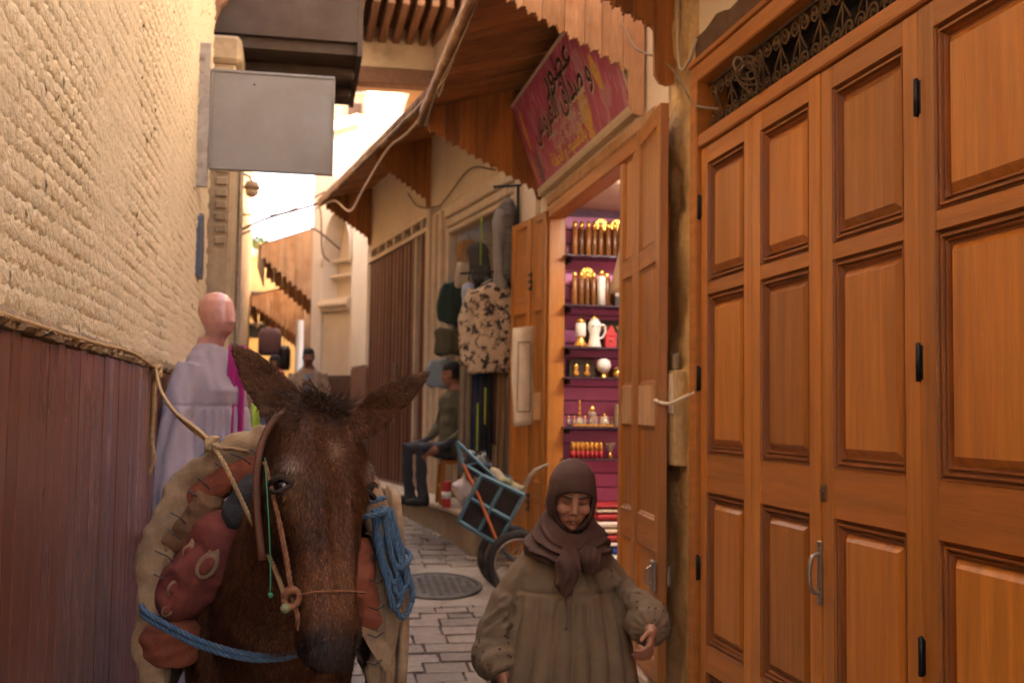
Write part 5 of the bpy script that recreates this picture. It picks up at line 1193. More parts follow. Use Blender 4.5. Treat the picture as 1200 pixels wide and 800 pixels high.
# smock
khaki = mat('khaki', (.165,.112,.060), .88, .12, 7, bump=.3, bscale=420, fine=.05, attr=False, bdist=.003)
g = G(); rings = []
for z, a, b, yo in ((.20,.34,.24,.0),(.40,.31,.23,.0),(.62,.272,.205,-.005),(.80,.235,.18,-.005),(.92,.200,.158,-.005),(.985,.180,.145,-.005),(1.05,.162,.132,0),(1.095,.148,.116,.005),(1.13,.122,.096,.008),(1.16,.095,.08,.008),(1.19,.065,.065,.006)):
    rings.append([(.945+math.cos(t)*a, 3.875+yo+math.sin(t)*b, z) for t in np.linspace(0,6.283,96,endpoint=False)])
g.loft(rings)
# sleeves: full, gathered at the cuff
g.tube(catmull([(.835,3.875,1.08),(.778,3.89,1.0),(.728,3.90,.90),(.700,3.88,.82),(.690,3.85,.755),(.695,3.80,.728),(.704,3.785,.705)], 5), [.056]*3+[.058]*5+[.064]*5+[.074]*5+[.082]*4+[.072]*4+[.054]*3+[.042]*2, 28)
g.tube(catmull([(1.055,3.875,1.08),(1.108,3.885,1.01),(1.160,3.87,.94),(1.198,3.80,.90),(1.200,3.73,.882),(1.194,3.67,.868),(1.190,3.645,.864)], 5), [.056]*3+[.058]*5+[.064]*5+[.073]*5+[.078]*4+[.070]*4+[.054]*3+[.042]*2, 28)
sm_ = remesh(g, .0062, 5, .5); V, Nn = sm_.v, sm_.n
ang = np.arctan2(V[:, 1]-3.875, V[:, 0]-.945); below = np.clip((.975-V[:, 2])/.05, 0, 1); tor = np.clip((.185+.16*np.clip(.95-V[:, 2], 0, 1)-np.abs(V[:, 0]-.945))/.02, 0, 1)
pl = np.abs(np.sin(ang*9+.9*np.sin(V[:, 2]*4+1)))**.7*1.6-.8+.5*np.sin(ang*23+1.2*np.sin(V[:, 2]*5))*np.exp(-((.95-V[:, 2])/.10)**2)
amp = .0105*np.exp(-((.94-V[:, 2])/.06)**2)+.021*np.clip((.96-V[:, 2])/.30, 0, 1)
V += Nn*(pl*amp*below*tor)[:, None]
V += Nn*(-.006*np.exp(-((V[:, 2]-.979)/.006)**2)*tor)[:, None]                          # yoke seam
V += Nn*(.0022*vnoise(V*np.array((9,9,12)), 31, 3))[:, None]
def creases(V, Nn, specs):
    """long soft creases: (point, direction, half length, half width, depth)"""
    for p, d, L, w_, dep in specs:
        d = np.array(d)/np.linalg.norm(d); r = V-np.array(p); al = r@d; pe = np.linalg.norm(r-al[:, None]*d, axis=1); k_ = np.exp(-(al/L)**4)*(np.exp(-(pe/w_)**2)*dep-.6*dep*np.exp(-((pe-2.1*w_)/(w_))**2)); V -= Nn*k_[:, None]
r_ = np.random.default_rng(8); sp = []
for i in range(16): z = .72+.024*i; sp.append(((.70+.06*max(0,(z-.9)/.2)+r_.normal(0,.012),3.82,z),(1,-.2,.55+r_.normal(0,.4)),.05,.009,.015))
for i in range(14): t = i/13; sp.append(((1.10+.10*t+r_.normal(0,.008),3.80-.09*t,1.04-.15*t),(.75,-.2,-.5+r_.normal(0,.5)),.045,.009,.015))
for i in range(5): sp.append(((.84+.05*i+r_.normal(0,.01),3.735,1.05+r_.normal(0,.02)),(.5*(2-i)/2,-.1,1),.05,.008,.007))
creases(V, Nn, sp)
dL = np.linalg.norm(V-np.array(LW)-np.array((-.010,.02,.035)), axis=1); dR = np.linalg.norm(V-np.array(RW)-np.array((.008,.035,.012)), axis=1)
rb1 = np.exp(-(dL/.06)**2)*np.sin(np.arctan2(V[:, 1]-LW.y, V[:, 0]-LW.x)*14)+np.exp(-(dR/.06)**2)*np.sin(np.arctan2(V[:, 2]-RW.z, V[:, 0]-RW.x)*14); V += Nn*(.0045*rb1)[:, None]
sm = obj('smock', sm_, khaki, wo, True)
cordm = mat('cord', (.11,.075,.045), .9)
for pts in ([(.905,3.735,1.06),(.903,3.715,1.0),(.908,3.705,.93),(.905,3.698,.87)],[(.985,3.735,1.10),(1.01,3.722,1.04),(1.035,3.72,.985)]):
    q = G().tube(catmull(pts, 4), .0032, 6); sphere(q, pts[-1], .0065); obj('drawcord', q, cordm, sm, True)
obj('placket', G().tube([(.935,3.742,1.12),(.932,3.728,1.05),(.930,3.722,.985)], .004, 6), khaki, sm, True)
# embroidered dots on the sleeves
emb = mat('embroidery', (.055,.030,.022), .9); dots = []
r_ = np.random.default_rng(12)
for cen, n_ in (((.655,3.775,.79),16),((1.215,3.70,.905),16)):
    dd = V-np.array(cen); near = np.where((np.linalg.norm(dd, axis=1) < .085) & (Nn[:, 1] < -.15))[0]
    for i in r_.choice(near, min(n_, len(near)), replace=False): obj('embroidered_dot', sphere(G(), V[i]+Nn[i]*.0, (.0045,.002,.0045), None, 8, 5), emb, sm, True)
# headscarf: hood closely round the face, folds at the neck, tail in front
scarf = mat('scarf', (.072,.032,.019), .85, .15, 9, bump=.3, bscale=500, fine=.05, bdist=.002)
f, u = hf.normalized(), hu; u = (u-f*u.dot(f)).normalized(); s = f.cross(u).normalized()
def hood():
    na, nb = 56, 18; rings = []
    for j in range(nb):                                   # from the back pole forward
        y = -.122+.184*j/(nb-1); k_ = math.sqrt(max(.02, 1-(min(y,0)/.124)**2)) if y < 0 else 1-.55*(y/.115)**2; rr = []
        for i in range(na):
            a = 2*math.pi*i/na; ca, sa = math.cos(a), math.sin(a); fold = 1+.026*math.sin(a*6+j*.5)*(.3+.7*(sa < .6))+.030*(abs(math.sin(a*5-j*.35))-.5)*(sa < .45)
            lo_ = max(0, -sa); rr.append(tuple(Ph(.088*ca*k_*fold*(1+.22*lo_*abs(ca)**.5), y+.006*sa+.018*lo_*(y < .02), (.122 if sa > 0 else .165)*sa*k_*fold+.006)))
        rings.append(rr)
    for x_, zt, zb, yt, ys_, yb in ((.075,.080,.120,.087,.066,.060),(.070,.056,.116,.0975,.068,.060),(.067,.046,.113,.0985,.069,.062),(.064,.046,.110,.088,.056,.050)):
        rr = []
        for i in range(na):
            a = 2*math.pi*i/na; ca, sa = math.cos(a), math.sin(a); y = ys_+(yt-ys_)*max(0,sa)**1.4+(yb-ys_)*max(0,-sa)**1.2
            rr.append(tuple(Ph(x_*math.copysign(abs(ca)**.85, ca), y, (zt if sa > 0 else zb)*math.copysign(abs(sa)**.9, sa))))
        rings.append(rr)
    q = G(); q.loft(rings, cap=False); q.add(rings[0], [tuple(range(na))]); return q
hd = obj('headscarf', hood(), scarf, wo, True)
na, rings = 150, []
prof = [(1.262,.080,.090,0),(1.240,.090,.098,.0),(1.215,.104,.108,.1),(1.190,.122,.118,.35),(1.165,.138,.128,.6),(1.140,.150,.136,.85),(1.118,.156,.140,1),(1.100,.154,.138,1),(1.088,.146,.130,1),(1.090,.130,.115,1),(1.11,.11,.10,.9)]
P_ = np.array(prof); tt_ = np.linspace(0, len(prof)-1, 56)
for t in tt_:
    z, a, b, k_ = [float(np.interp(t, np.arange(len(prof)), P_[:, c])) for c in range(4)]; rr = []
    for i in range(na):
        th = 2*math.pi*i/na; ca, sa = math.cos(th), math.sin(th); fr = max(0, -sa)
        u_ = z*1.0+.055*math.cos(th*1.0+1.2)+.030*math.sin(th*2+.5)-.05*fr
        fold = (.5-abs(math.sin(u_*70+.8*math.sin(th*3)))**.55)*.017+.005*math.sin(u_*170+th*4)+.004*math.sin(th*9+z*40); e = 1+fold/.13*min(1, .25+k_)
        rr.append((.945+ca*a*e+.004*math.sin(z*60), 3.838+sa*b*e, z-(.030*k_+.082*(1-k_))*fr**1.3+.012*k_*abs(ca)-.004*math.sin(th*6)*k_))
    rings.append(rr)
obj('scarf_wrap', G().loft(rings, cap=False), scarf, hd, True)
def tailp(path, wid, th, seed):
    q = G().tube(catmull(path, 10), np.interp(np.linspace(0,1,(len(path)-1)*10+1), np.linspace(0,1,len(wid)), wid), 40, th, up=(0,1,0)); V = q.arr(); V[:, 1] += .004*np.sin(V[:, 0]*260+3*vnoise(V*14, seed, 2))+.003*vnoise(V*20, seed+3, 2); V[:, 0] += .003*np.sin(V[:, 2]*90+seed); q.v = [tuple(p) for p in V]; obj('front_tail', q, scarf, hd, True)
# facial lines as fine geometry: lashes, brows, lips
dkm = mat('brow', (.03,.016,.011), .7, .2, bump=0); lpm = mat('lips', (.24,.075,.055), .45, .1, 20, bump=.1)
for sx in (-1, 1):
    obj('eyebrow', G().tube([Ph(sx*.012,.0970,.0205),Ph(sx*.028,.0965,.028),Ph(sx*.044,.084,.027),Ph(sx*.054,.072,.020)], [.0016,.0026,.0022,.0010], 6), dkm, bdy, True)
    obj('eyelash', G().tube([Ph(sx*.016,.0835,-.001),Ph(sx*.025,.0855,-.0035),Ph(sx*.034,.0835,-.0035),Ph(sx*.045,.074,.0)], [.0010,.0020,.0020,.0010], 6), dkm, bdy, True)
obj('lips', G().tube([Ph(-.021,.082,-.0725),Ph(-.008,.0935,-.0665),Ph(0,.0940,-.0672),Ph(.008,.0935,-.0665),Ph(.021,.082,-.0725)], [.0012,.0024,.0020,.0024,.0012], 6).tube([Ph(-.018,.083,-.0750),Ph(0,.0935,-.0752),Ph(.018,.083,-.0750)], [.0014,.0034,.0014], 6), lpm, bdy, True)
tailp([(.918,3.705,1.14),(.908,3.682,1.09),(.902,3.688,1.03),(.905,3.698,.98)], [.026,.044,.042,.018], .38, 70)
tailp([(.955,3.70,1.135),(.985,3.692,1.105),(1.0,3.705,1.06)], [.022,.044,.032], .5, 75)

# ---- generic clothed figures for the background
def figure(label, pos, h, cols, facing=(0,-1), pose='stand', hold=False):
    x, y, z = pos; t = thing('person', label, 'person', pos); g = G(); F = Vector((facing[0],facing[1],0)).normalized(); S = Vector((-F.y,F.x,0)); U = Vector((0,0,1)); k = h/1.72
    W = lambda a, b, c: Vector(pos)+S*a*k+F*b*k+U*c*k
    if pose == 'stand': hip, knees, feet = W(0,0,.92), [W(sx*.10,.06*sx,.50) for sx in (-1,1)], [W(sx*.10,.10*sx,.06) for sx in (-1,1)]
    else: hip, knees, feet = W(0,0,.47), [W(sx*.13,.42,.50) for sx in (-1,1)], [W(sx*.13,.38,.06) for sx in (-1,1)]
    dz = hip-W(0,0,.92)
    for sx, kn_, ft in zip((-1,1), knees, feet):
        g.tube([hip+S*sx*.09*k,kn_,ft], [.095*k,.068*k,.048*k], 10); g.tube([ft-F*.05*k-U*.02*k,ft+F*.06*k-U*.025*k,ft+F*.17*k-U*.035*k], [.045*k,.045*k,.03*k], 8)
    Q = lambda a, b, c: W(a,b,c)+dz
    g.loft([ell(Q(0,b_,c),S,F,a*k,b*k,16,2.4) for c, a, b, b_ in ((.86,.16,.12,0),(1.0,.165,.125,0),(1.15,.165,.125,.0),(1.32,.19,.12,.0),(1.42,.18,.095,0),(1.47,.10,.07,0),(1.52,.055,.055,.01))])
    g.tube([Q(0,.01,1.45),Q(0,.03,1.60)], .052*k, 10)
    for sx in (-1, 1):
        w_ = Q(sx*.05,.22,1.28) if hold else Q(sx*.20,.28,.95) if pose != 'stand' else Q(sx*.26,.06,.86)
        el = Q(sx*.26,.06,1.12) if hold else Q(sx*.27,.02,1.13); g.tube([Q(sx*.19,0,1.40),el,w_], [.062*k,.048*k,.034*k], 10); hand(g, w_, (w_-el), -S*sx, F, .5, .17*k)
    hh = .225*k; P = head(g, Q(0,.05,1.625), hh, F+U*(-.15), U); m_ = remesh(g, .0095, 3, .4); V = m_.v; c = skin_colour(V, P, hh/.23, (.30,.14,.085), (.015,.011,.010)); hz = (V-np.array(pos))@np.array(U)
    neck = np.array(Q(0,0,1.475)); dn = (V[:, 2] < neck[2])
    handm = np.zeros(len(V), bool)
    for sx in (-1, 1):
        w_ = Q(sx*.05,.22,1.28) if hold else Q(sx*.20,.28,.95) if pose != 'stand' else Q(sx*.26,.06,.86)
        el = Q(sx*.26,.06,1.12) if hold else Q(sx*.27,.02,1.13); dd = (Vector(w_)-Vector(el)).normalized(); rel = (V-np.array(w_))@np.array(dd); pd_ = np.linalg.norm((V-np.array(w_))-rel[:, None]*np.array(dd), axis=1); handm |= (rel > 0) & (rel < .16*k) & (pd_ < .045*k)
    up_ = dn & ~handm; c[up_] = cols[0]; hz_ = hip.z-.04; lo = (V[:, 2] < hz_+.02) & ~handm
    if pose != 'stand': lo |= (((V-np.array(pos))@np.array(F) > .14*k) & (V[:, 2] < hip.z+.13*k) & ~handm)
    c[lo] = cols[1]; c[V[:, 2] < pos[2]+.09*k] = (.03,.025,.02)
    V += m_.n*((.008*vnoise(V*14, 17, 2))*(up_|lo))[:, None]
    obj('body', m_, K['attrcloth'], t, True, c); return t, W, Q
gy = lambda y: gz(y)
t, W, Q = figure('man in cream jacket and grey shirt standing by the arch wall', (.10,13.75,gy(13.75)), 1.68, ((.42,.30,.19),(.16,.17,.2)), (-.05,-1), 'stand', True)
obj('shirt_front', G().tube([Q(0,.128,1.40),Q(0,.135,1.2),Q(0,.135,1.0)], .05, 10, .35, up=(0,1,0)), mat('greyshirt', (.25,.25,.27), .9), t, True)
figure('man in dark navy shirt standing beside the stalls', (-.30,15.0,gy(15.0)), 1.62, ((.045,.05,.065),(.04,.04,.05)), (-.7,-.7))
figure('man in pale pink shirt at the far stalls', (-.60,16.2,gy(16.2)), 1.62, ((.45,.26,.2),(.1,.1,.12)), (.5,-.9))
t, W, Q = figure('seated shopkeeper in olive jacket on a stool outside the clothes shop', (1.33,9.55,.80), 1.64, ((.085,.075,.04),(.035,.035,.042)), (-.9,-.35), 'sit')
sk_ = thing('wooden_stool', 'small orange wooden stool under the seated shopkeeper', 'stool', (1.33,9.55,.80))
obj('seat', G().box((1.19,9.41,1.145), (1.47,9.69,1.18), .01), K['doorwood'], sk_)
for dx in (-.11,.11):
    for dy in (-.11,.11): obj('leg', G().tube([(1.33+dx*1.15,9.55+dy*1.15,.80),(1.33+dx,9.55+dy,1.15)], .02, 8), K['doorwood'], sk_)
for dx in (-.115,.115): obj('stretcher', G().box((1.33+dx-.012,9.45,.94), (1.33+dx+.012,9.65,.97), .004), K['doorwood'], sk_)

# ================================================================ MANNEQUIN with lilac dress
mx, my = -.43, 5.56
mn = thing('mannequin', 'bald pink mannequin in a lilac dress against the plank wall', 'mannequin', (mx,my,gz(my)))
plastic = mat('mannequinskin', (.52,.25,.20), .32, .05, 6, bump=.02, coat=.2)
F = Vector((.78,-.62,0)).normalized(); S_ = Vector((-F.y,F.x,0)); Mq = lambda a, b, c: Vector((mx,my,0))+S_*a+F*b+UP*c
g = G()
# abstract egg head in profile, long neck, shoulders
g.loft([ell(Mq(0,.02,1.885),S_,F,.045,.045,16),ell(Mq(0,.035,1.935),S_,F,.048,.05,16),ell(Mq(0,.05,1.965),S_,F,.058,.075,16,2,.06),ell(Mq(0,.045,2.01),S_,F,.072,.095,16,2,.09),ell(Mq(0,.035,2.06),S_,F,.078,.100,16,2,.105),ell(Mq(0,.03,2.11),S_,F,.070,.088,16,2,.095),ell(Mq(0,.025,2.145),S_,F,.045,.055,16,2,.06),ell(Mq(0,.025,2.158),S_,F,.015,.02,16)])
g.tube([Mq(0,.118,2.04),Mq(0,.135,2.01),Mq(0,.120,1.985)], [.010,.016,.010], 8)
g.loft([ell(Mq(0,-.01,z),S_,F,a,b,18,2.2) for z, a, b in ((1.05,.12,.09),(1.3,.10,.08),(1.5,.115,.095),(1.62,.12,.10),(1.77,.11,.075),(1.84,.085,.06),(1.90,.062,.056),(1.94,.05,.05))])
for sx in (-1, 1): g.tube([Mq(sx*.10,-.01,1.74),Mq(sx*.19,-.02,1.5),Mq(sx*.215,.02,1.25),Mq(sx*.225,.03,1.10)], [.034,.034,.032,.03], 10)
obj('figure', remesh(g, .008, 5, .5), plastic, mn, True)
lil = mat('lilac', (.34,.285,.325), .85, .08, 6, bump=.3, bscale=300, fine=.04, bdist=.003)
g = G(); g.loft([ell(Mq(0,.0,z),S_,F,a,b,48,2.2) for z, a, b in ((.30,.30,.24),(.7,.27,.21),(1.1,.225,.175),(1.38,.185,.155),(1.5,.168,.142),(1.60,.158,.138),(1.68,.158,.145),(1.76,.165,.112),(1.84,.125,.082),(1.885,.085,.07),(1.897,.066,.058))])
g.tube(catmull([Mq(-.125,0,1.80),Mq(-.185,-.01,1.62),Mq(-.225,.0,1.40),Mq(-.25,.02,1.20),Mq(-.26,.03,1.02)], 4), np.linspace(.062,.11,17), 20); g.tube(catmull([Mq(.125,0,1.80),Mq(.185,-.01,1.62),Mq(.225,.0,1.40),Mq(.23,.02,1.20),Mq(.235,.03,1.02)], 4), np.linspace(.062,.11,17), 20)
dr_ = remesh(g, .007, 6, .5); V, Nn = dr_.v, dr_.n; ang = np.arctan2(V[:, 1]-my, V[:, 0]-mx); low = np.clip((1.60-V[:, 2])/.05, 0, 1)
V += Nn*(.008*np.sin(ang*24+np.sin(V[:, 2]*6))*low)[:, None]; V += Nn*(-.004*np.exp(-((V[:, 2]-1.605)/.008)**2))[:, None]; V += Nn*(.006*vnoise(V*np.array((16,16,6)), 61, 3))[:, None]
obj('dress', dr_, lil, mn, True)
obj('stand', G().tube([(mx,my,gz(my)+.02),(mx,my,1.1)], .018, 10), K['steel'], mn); obj('base', G().lathe([(.16,0),(.16,.01),(.02,.02)], (mx,my,gz(my)), 24), K['steel'], mn)
mag = mat('magenta', (.36,.012,.16), .75, .15, 8, bump=.3, bscale=200); limeg = mat('lime', (.30,.42,.04), .8, .15)
def strip(q, c, w_, ztop, zbot, d, folds=4, amp=.015, th=.006, n=26, rows=10, taper=1.0, ph=0.0):
    """hanging cloth: top centre c, along unit dir d"""
    d = Vector(d).normalized(); nn = Vector((-d.y,d.x,0)); A = []
    for j in range(rows+1):
        t = j/rows; z = ztop+(zbot-ztop)*t; ww = w_*(taper+(1-taper)*t) if taper <= 1 else w_*(1+(taper-1)*t)
        rr = []
        for sgn in (1, -1):
            for i in range(n) if sgn > 0 else range(n-1,-1,-1):
                s_ = i/(n-1)-.5; o = amp*(.35+.65*t)*math.sin(s_*folds*6.283+ph+.8*math.sin(t*4+ph)); p = Vector((c[0],c[1],0))+d*(s_*ww)+nn*(o+sgn*th/2)
                rr.append((p.x, p.y, z+.008*math.sin(s_*9+ph)*t))
        A.append(rr)
    return q.loft(A)
tag(obj('scarf', strip(G(), (-.300,5.50), .085, 1.90, 1.0, (.9,.4,0), 2, .02, .008, taper=1.2), mag, None, True), 'magenta scarf hanging behind the shoulder of the mannequin', 'scarf')
tag(obj('scarf', strip(G(), (-.215,5.72), .045, 1.62, .95, (.9,.4,0), 1, .01, .006), limeg, None, True), 'lime green scarf hanging beside the magenta one', 'scarf')

# ================================================================ CLOTHES SHOP GOODS
cam_m = mat('printjacket', (.50,.38,.27), .9, .12, 25, (1,1,6), bump=.5, bscale=90, col2=(.035,.028,.025), amount=.49, c2scale=20, soft=.06, fine=.3)
def garment(name, label, cat, c, w_, d, ztop, zbot, m, dirv=(1,0,0), sleeves=True, seed=0, group=None):
    t = thing(name, label, cat, (c[0],c[1],zbot), group); D = Vector(dirv).normalized(); Nn_ = Vector((-D.y,D.x,0)); H = ztop-zbot; C = Vector((c[0],c[1],0)); g = G()
    g.loft([ell(C+UP*(ztop-H*t),D,Nn_,w_/2*a,d/2*b,24,2.3) for t, a, b in ((0,.25,.4),(.03,.45,.7),(.09,.85,.9),(.2,1,1),(.5,.95,1),(.8,1,1.05),(1,1.02,1.0))])
    if sleeves:
        for sx in (-1, 1): g.tube(catmull([C+D*sx*w_*.40+UP*(ztop-H*.10),C+D*sx*w_*.56+UP*(ztop-H*.35),C+D*sx*w_*.60+UP*(ztop-H*.65),C+D*sx*w_*.58+UP*(ztop-H*.92)], 4), np.linspace(d*.42,d*.30,13), 12)
    r = remesh(g, .012, 3, .5); V = r.v; V += r.n*((.010 if sleeves else .016)*vnoise(V*np.array((13,13,5)), seed, 3))[:, None]; obj('cloth', r, m, t, True)
    obj('hanger', G().tube(catmull([tuple(C+D*-w_*.3+UP*(ztop-.02)),tuple(C+UP*(ztop+.03)),tuple(C+D*w_*.3+UP*(ztop-.02))], 5), .005, 6).tube(catmull([tuple(C+UP*(ztop+.03)),tuple(C+UP*(ztop+.08)),tuple(C+UP*(ztop+.11)+D*.02)], 4), .003, 5), K['steel'], t, True); return t
col_ = lambda n, c, **k: mat(n, c, .9, .14, 10, bump=.35, bscale=120, **k)
garment('jacket', 'black and cream patterned jacket hanging at the clothes shop', 'jacket', (1.475,8.50), .36, .17, 2.60, 1.90, cam_m, (1,-.1,0), True, 71)
garment('jacket', 'dark green jacket folded on a hanger inside the clothes shop', 'jacket', (1.36,9.62), .26, .12, 2.74, 2.36, col_('dgreen', (.02,.04,.03)), (1,-.15,0), True, 72)
garment('bag', 'tan canvas bag hanging high inside the clothes shop', 'bag', (1.46,9.8), .22, .10, 3.12, 2.90, col_('tan', (.30,.16,.06)), (1,-.15,0), False, 73)
garment('vest', 'dark grey vest hanging beside the tan bag', 'vest', (1.45,9.15), .20, .09, 3.0, 2.68, col_('dgrey', (.055,.052,.05)), (1,-.15,0), False, 74)
garment('bag', 'olive bag with straps hanging below the dark green jacket', 'bag', (1.30,9.75), .26, .12, 2.34, 2.10, col_('olv', (.10,.085,.05)), (1,-.15,0), False, 75)
garment('jacket', 'light blue denim top hanging above the seated shopkeeper', 'jacket', (1.27,9.85), .24, .12, 2.05, 1.80, col_('denim', (.22,.27,.30)), (1,-.15,0), True, 76)
garment('shirt', 'pale blue shirt hanging beside the patterned jacket', 'shirt', (1.33,8.78), .12, .07, 2.62, 2.20, col_('pblue', (.33,.37,.48)), (1,-.3,0), False, 77)
garment('jacket', 'black and grey striped knit jacket hanging above the patterned jacket', 'jacket', (1.565,8.48), .13, .12, 3.26, 2.62, mat('stripe', (.13,.12,.115), .9, .7, 3, (1,1,14), .4, 40), (1,-.1,0), False, 78)
garment('hoodie', 'pale grey hoodie hanging next to the striped knit', 'hoodie', (1.50,8.46), .10, .10, 3.17, 2.55, col_('pgrey', (.26,.25,.25)), (1,-.1,0), False, 79)
for i, (x, y, w_, zt, zb, c, lb) in enumerate(((1.375,8.62,.09,1.92,1.22,(.025,.035,.07),'navy trousers hanging under the patterned jacket'),(1.44,8.56,.08,1.92,1.18,(.018,.017,.02),'black trousers hanging under the patterned jacket'),(1.50,8.58,.08,1.90,1.34,(.10,.045,.03),'maroon striped skirt hanging under the patterned jacket'),
    (1.565,8.55,.09,1.90,1.10,(.26,.16,.08),'tan quilted trousers hanging beside the maroon skirt'),(1.62,8.44,.085,1.86,1.08,(.30,.29,.30),'light grey dress hanging beside the wooden door leaf'),(1.30,8.75,.10,1.95,1.02,(.22,.17,.11),'beige long skirt hanging behind the shopkeeper'))):
    tag(obj('hanging_garment', strip(G(), (x,y), w_, zt, zb, (1,-.1,0), 2.2, .02, .02, 18, 10, 1.15, i*1.3), col_('hg%d' % i, c), None, True), lb, 'garment')
for i, (x, y, zt, zb) in enumerate(((1.345,8.42,1.66,1.28),(1.40,8.40,1.78,1.5),(1.44,8.98,3.2,2.8))):
    tag(obj('lime_strap', strip(G(), (x,y), .014, zt, zb, (1,0,0), .4, .004, .003, 6, 6), limeg, None, True), ('lime green strap dangling lowest by the skirts','short lime green strap under the patterned jacket','lime green strap beside the dark grey vest')[i], 'strap')
# rail the clothes hang from
t = thing('clothes_rail', 'dark steel rail carrying the clothes outside the shop', 'rail', (1.5,8.6,3.2)); obj('bar', G().tube([(1.46,8.52,3.36),(1.66,8.40,3.36)], .010, 8), K['blackmetal'], t); obj('bar', G().tube([(1.25,8.8,2.70),(1.66,8.46,2.70)], .010, 8), K['blackmetal'], t)
obj('upright', G().tube([(1.64,8.43,.80),(1.64,8.43,3.36)], .012, 8), K['blackmetal'], t)
# white padded mat on the folded door leaf
t = thing('prayer_mat', 'cream padded mat with a woven border hanging on the folded door leaf', 'mat', (1.60,7.86,1.5))
q = G(); rings = []
for z in np.linspace(2.21,1.50,16): rings.append([(1.585+.085*a_+.006*math.sin(z*9)-.02*(z-1.85), 7.845+.016*b_*(1+.3*math.sin(z*14+a_*3)), z+.012*a_) for a_, b_ in ((-1,-.3),(-.9,-1),(-.5,-1.25),(0,-1.1),(.5,-1.25),(.9,-1),(1,-.3),(1,.4),(0,.6),(-1,.4))])
obj('pad', q.loft(rings), mat('mat', (.52,.42,.31), .9, .12, 9, bump=.5, bscale=80), t, True)
bd = mat('matborder', (.30,.22,.15), .9)
for a_ in (-.55,.55): obj('border', G().box((1.585+.085*a_-.006,7.817,1.60), (1.585+.085*a_+.006,7.826,2.10), .003), bd, t)
for z in (1.60,2.10): obj('border', G().box((1.54,7.816,z-.006), (1.63,7.8255,z+.006), .003), bd, t)

# ================================================================ HAND CART
ct = thing('hand_cart', 'light blue hand cart with wheels tipped up against the clothes shop step', 'cart', (1.3,7.5,gz(7.5)))
bluep = mat('bluepaint', (.075,.155,.20), .55, .2, 14, bump=.2, col2=(.10,.07,.05), amount=.64, c2scale=16); ply = mat('cartboard', (.035,.026,.021), .85, .2, 12, bump=.3)
# tipped bed plane: corners (image: top-left, bottom-left, bottom-right, top-right)
TLc, BLc, BRc, TRc = Vector((1.215,7.40,1.17)), Vector((1.075,7.49,.86)), Vector((1.34,7.46,.70)), Vector((1.50,7.38,1.04))
def tb(a, b, r=.013): return G().tube([a, b], r, 4, up=(0,-1,0))
m_ = lambda a, b, t: a+(b-a)*t
off = Vector((0,-.018,0))
for a, b in ((BLc,TLc),(BLc,BRc),(TLc,TRc),(BRc,TRc),(m_(BLc,BRc,.5),m_(TLc,TRc,.5)),(m_(BLc,TLc,.5),m_(BRc,TRc,.5))): obj('frame_bar', tb(a+off, b+off, .016), bluep, ct)
obj('bed_board', G().loft([[tuple(p+Vector((0,.004,0))) for p in (BLc,BRc,TRc,TLc)],[tuple(p+Vector((0,.02,0))) for p in (BLc,BRc,TRc,TLc)]]), ply, ct)
TT = Vector((1.052,7.45,1.392))
obj('front_bar', tb(TLc, Vector((1.12,7.44,1.23))), bluep, ct); obj('front_bar', tb(TT, Vector((1.10,7.45,1.20)), .014), bluep, ct); obj('front_bar', tb(TT, m_(TLc,TRc,.35)+Vector((0,0,.02)), .012), bluep, ct)
obj('orange_pole', G().tube([(1.09,7.42,1.245),(1.20,7.415,1.03),(1.335,7.41,.715)], .011, 8), mat('orangepole', (.42,.11,.03), .6, .2), ct)
for y0 in (7.395,7.75):
    wh = obj('wheel', G().lathe([(.012,-.03),(.05,-.03),(.05,.03),(.012,.03)], (0,0,0), 14, 'x'), K['blackmetal'], ct, True)
    for v_ in wh.data.vertices: v_.co = Vector((v_.co.y, v_.co.x, v_.co.z))
    cwh = Vector((1.475,y0+.0,gz(7.5)+.225))
    q = G(); n = 36; rr = []
    for k_ in range(n+1):
        a = 2*math.pi*k_/n; rr.append([(cwh.x+math.cos(a)*(.195+.03*math.cos(b)), cwh.y+.035*math.sin(b), cwh.z+math.sin(a)*(.195+.03*math.cos(b))) for b in np.linspace(0,6.283,10,endpoint=False)])
    q.loft(rr, cap=False)
    for v_ in wh.data.vertices: v_.co = v_.co+cwh-world_off(ct)-Vector(v_.co)*0
    obj('tyre', q, mat('rubber', (.022,.018,.016), .85, .3, 14, bump=.4, col2=(.08,.06,.045), amount=.56, c2scale=6), wh, True)
    q = G()
    for k_ in range(n+1): pass
    rr = [[(cwh.x+math.cos(a)*(.165+.012*math.cos(b)), cwh.y+.03*math.sin(b), cwh.z+math.sin(a)*(.165+.012*math.cos(b))) for b in np.linspace(0,6.283,8,endpoint=False)] for a in np.linspace(0,6.283,n+1)]
    obj('rim', q.loft(rr, cap=False), K['steel'], wh, True)
    for k_ in range(8): a = k_*math.pi/4; obj('spoke', G().tube([(cwh.x+.03*math.cos(a),cwh.y,cwh.z+.03*math.sin(a)),(cwh.x+.165*math.cos(a),cwh.y,cwh.z+.165*math.sin(a))], .006, 5), K['steel'], wh)
obj('axle', G().tube([(1.475,7.36,gz(7.5)+.225),(1.475,7.78,gz(7.5)+.225)], .014, 8), K['blackmetal'], ct)
obj('strut', G().tube([tuple(BRc),(1.475,7.42,gz(7.5)+.225)], .014, 6), bluep, ct)
for k_ in range(2): obj('handle', G().tube(catmull([tuple(TRc+Vector((0,.05*k_,0))),(1.53,7.37+.06*k_,1.13),(1.58,7.36+.06*k_,1.20),(1.66,7.34+.05*k_,1.25-.012*k_)], 5), .010, 7), K['steel'], ct, True)
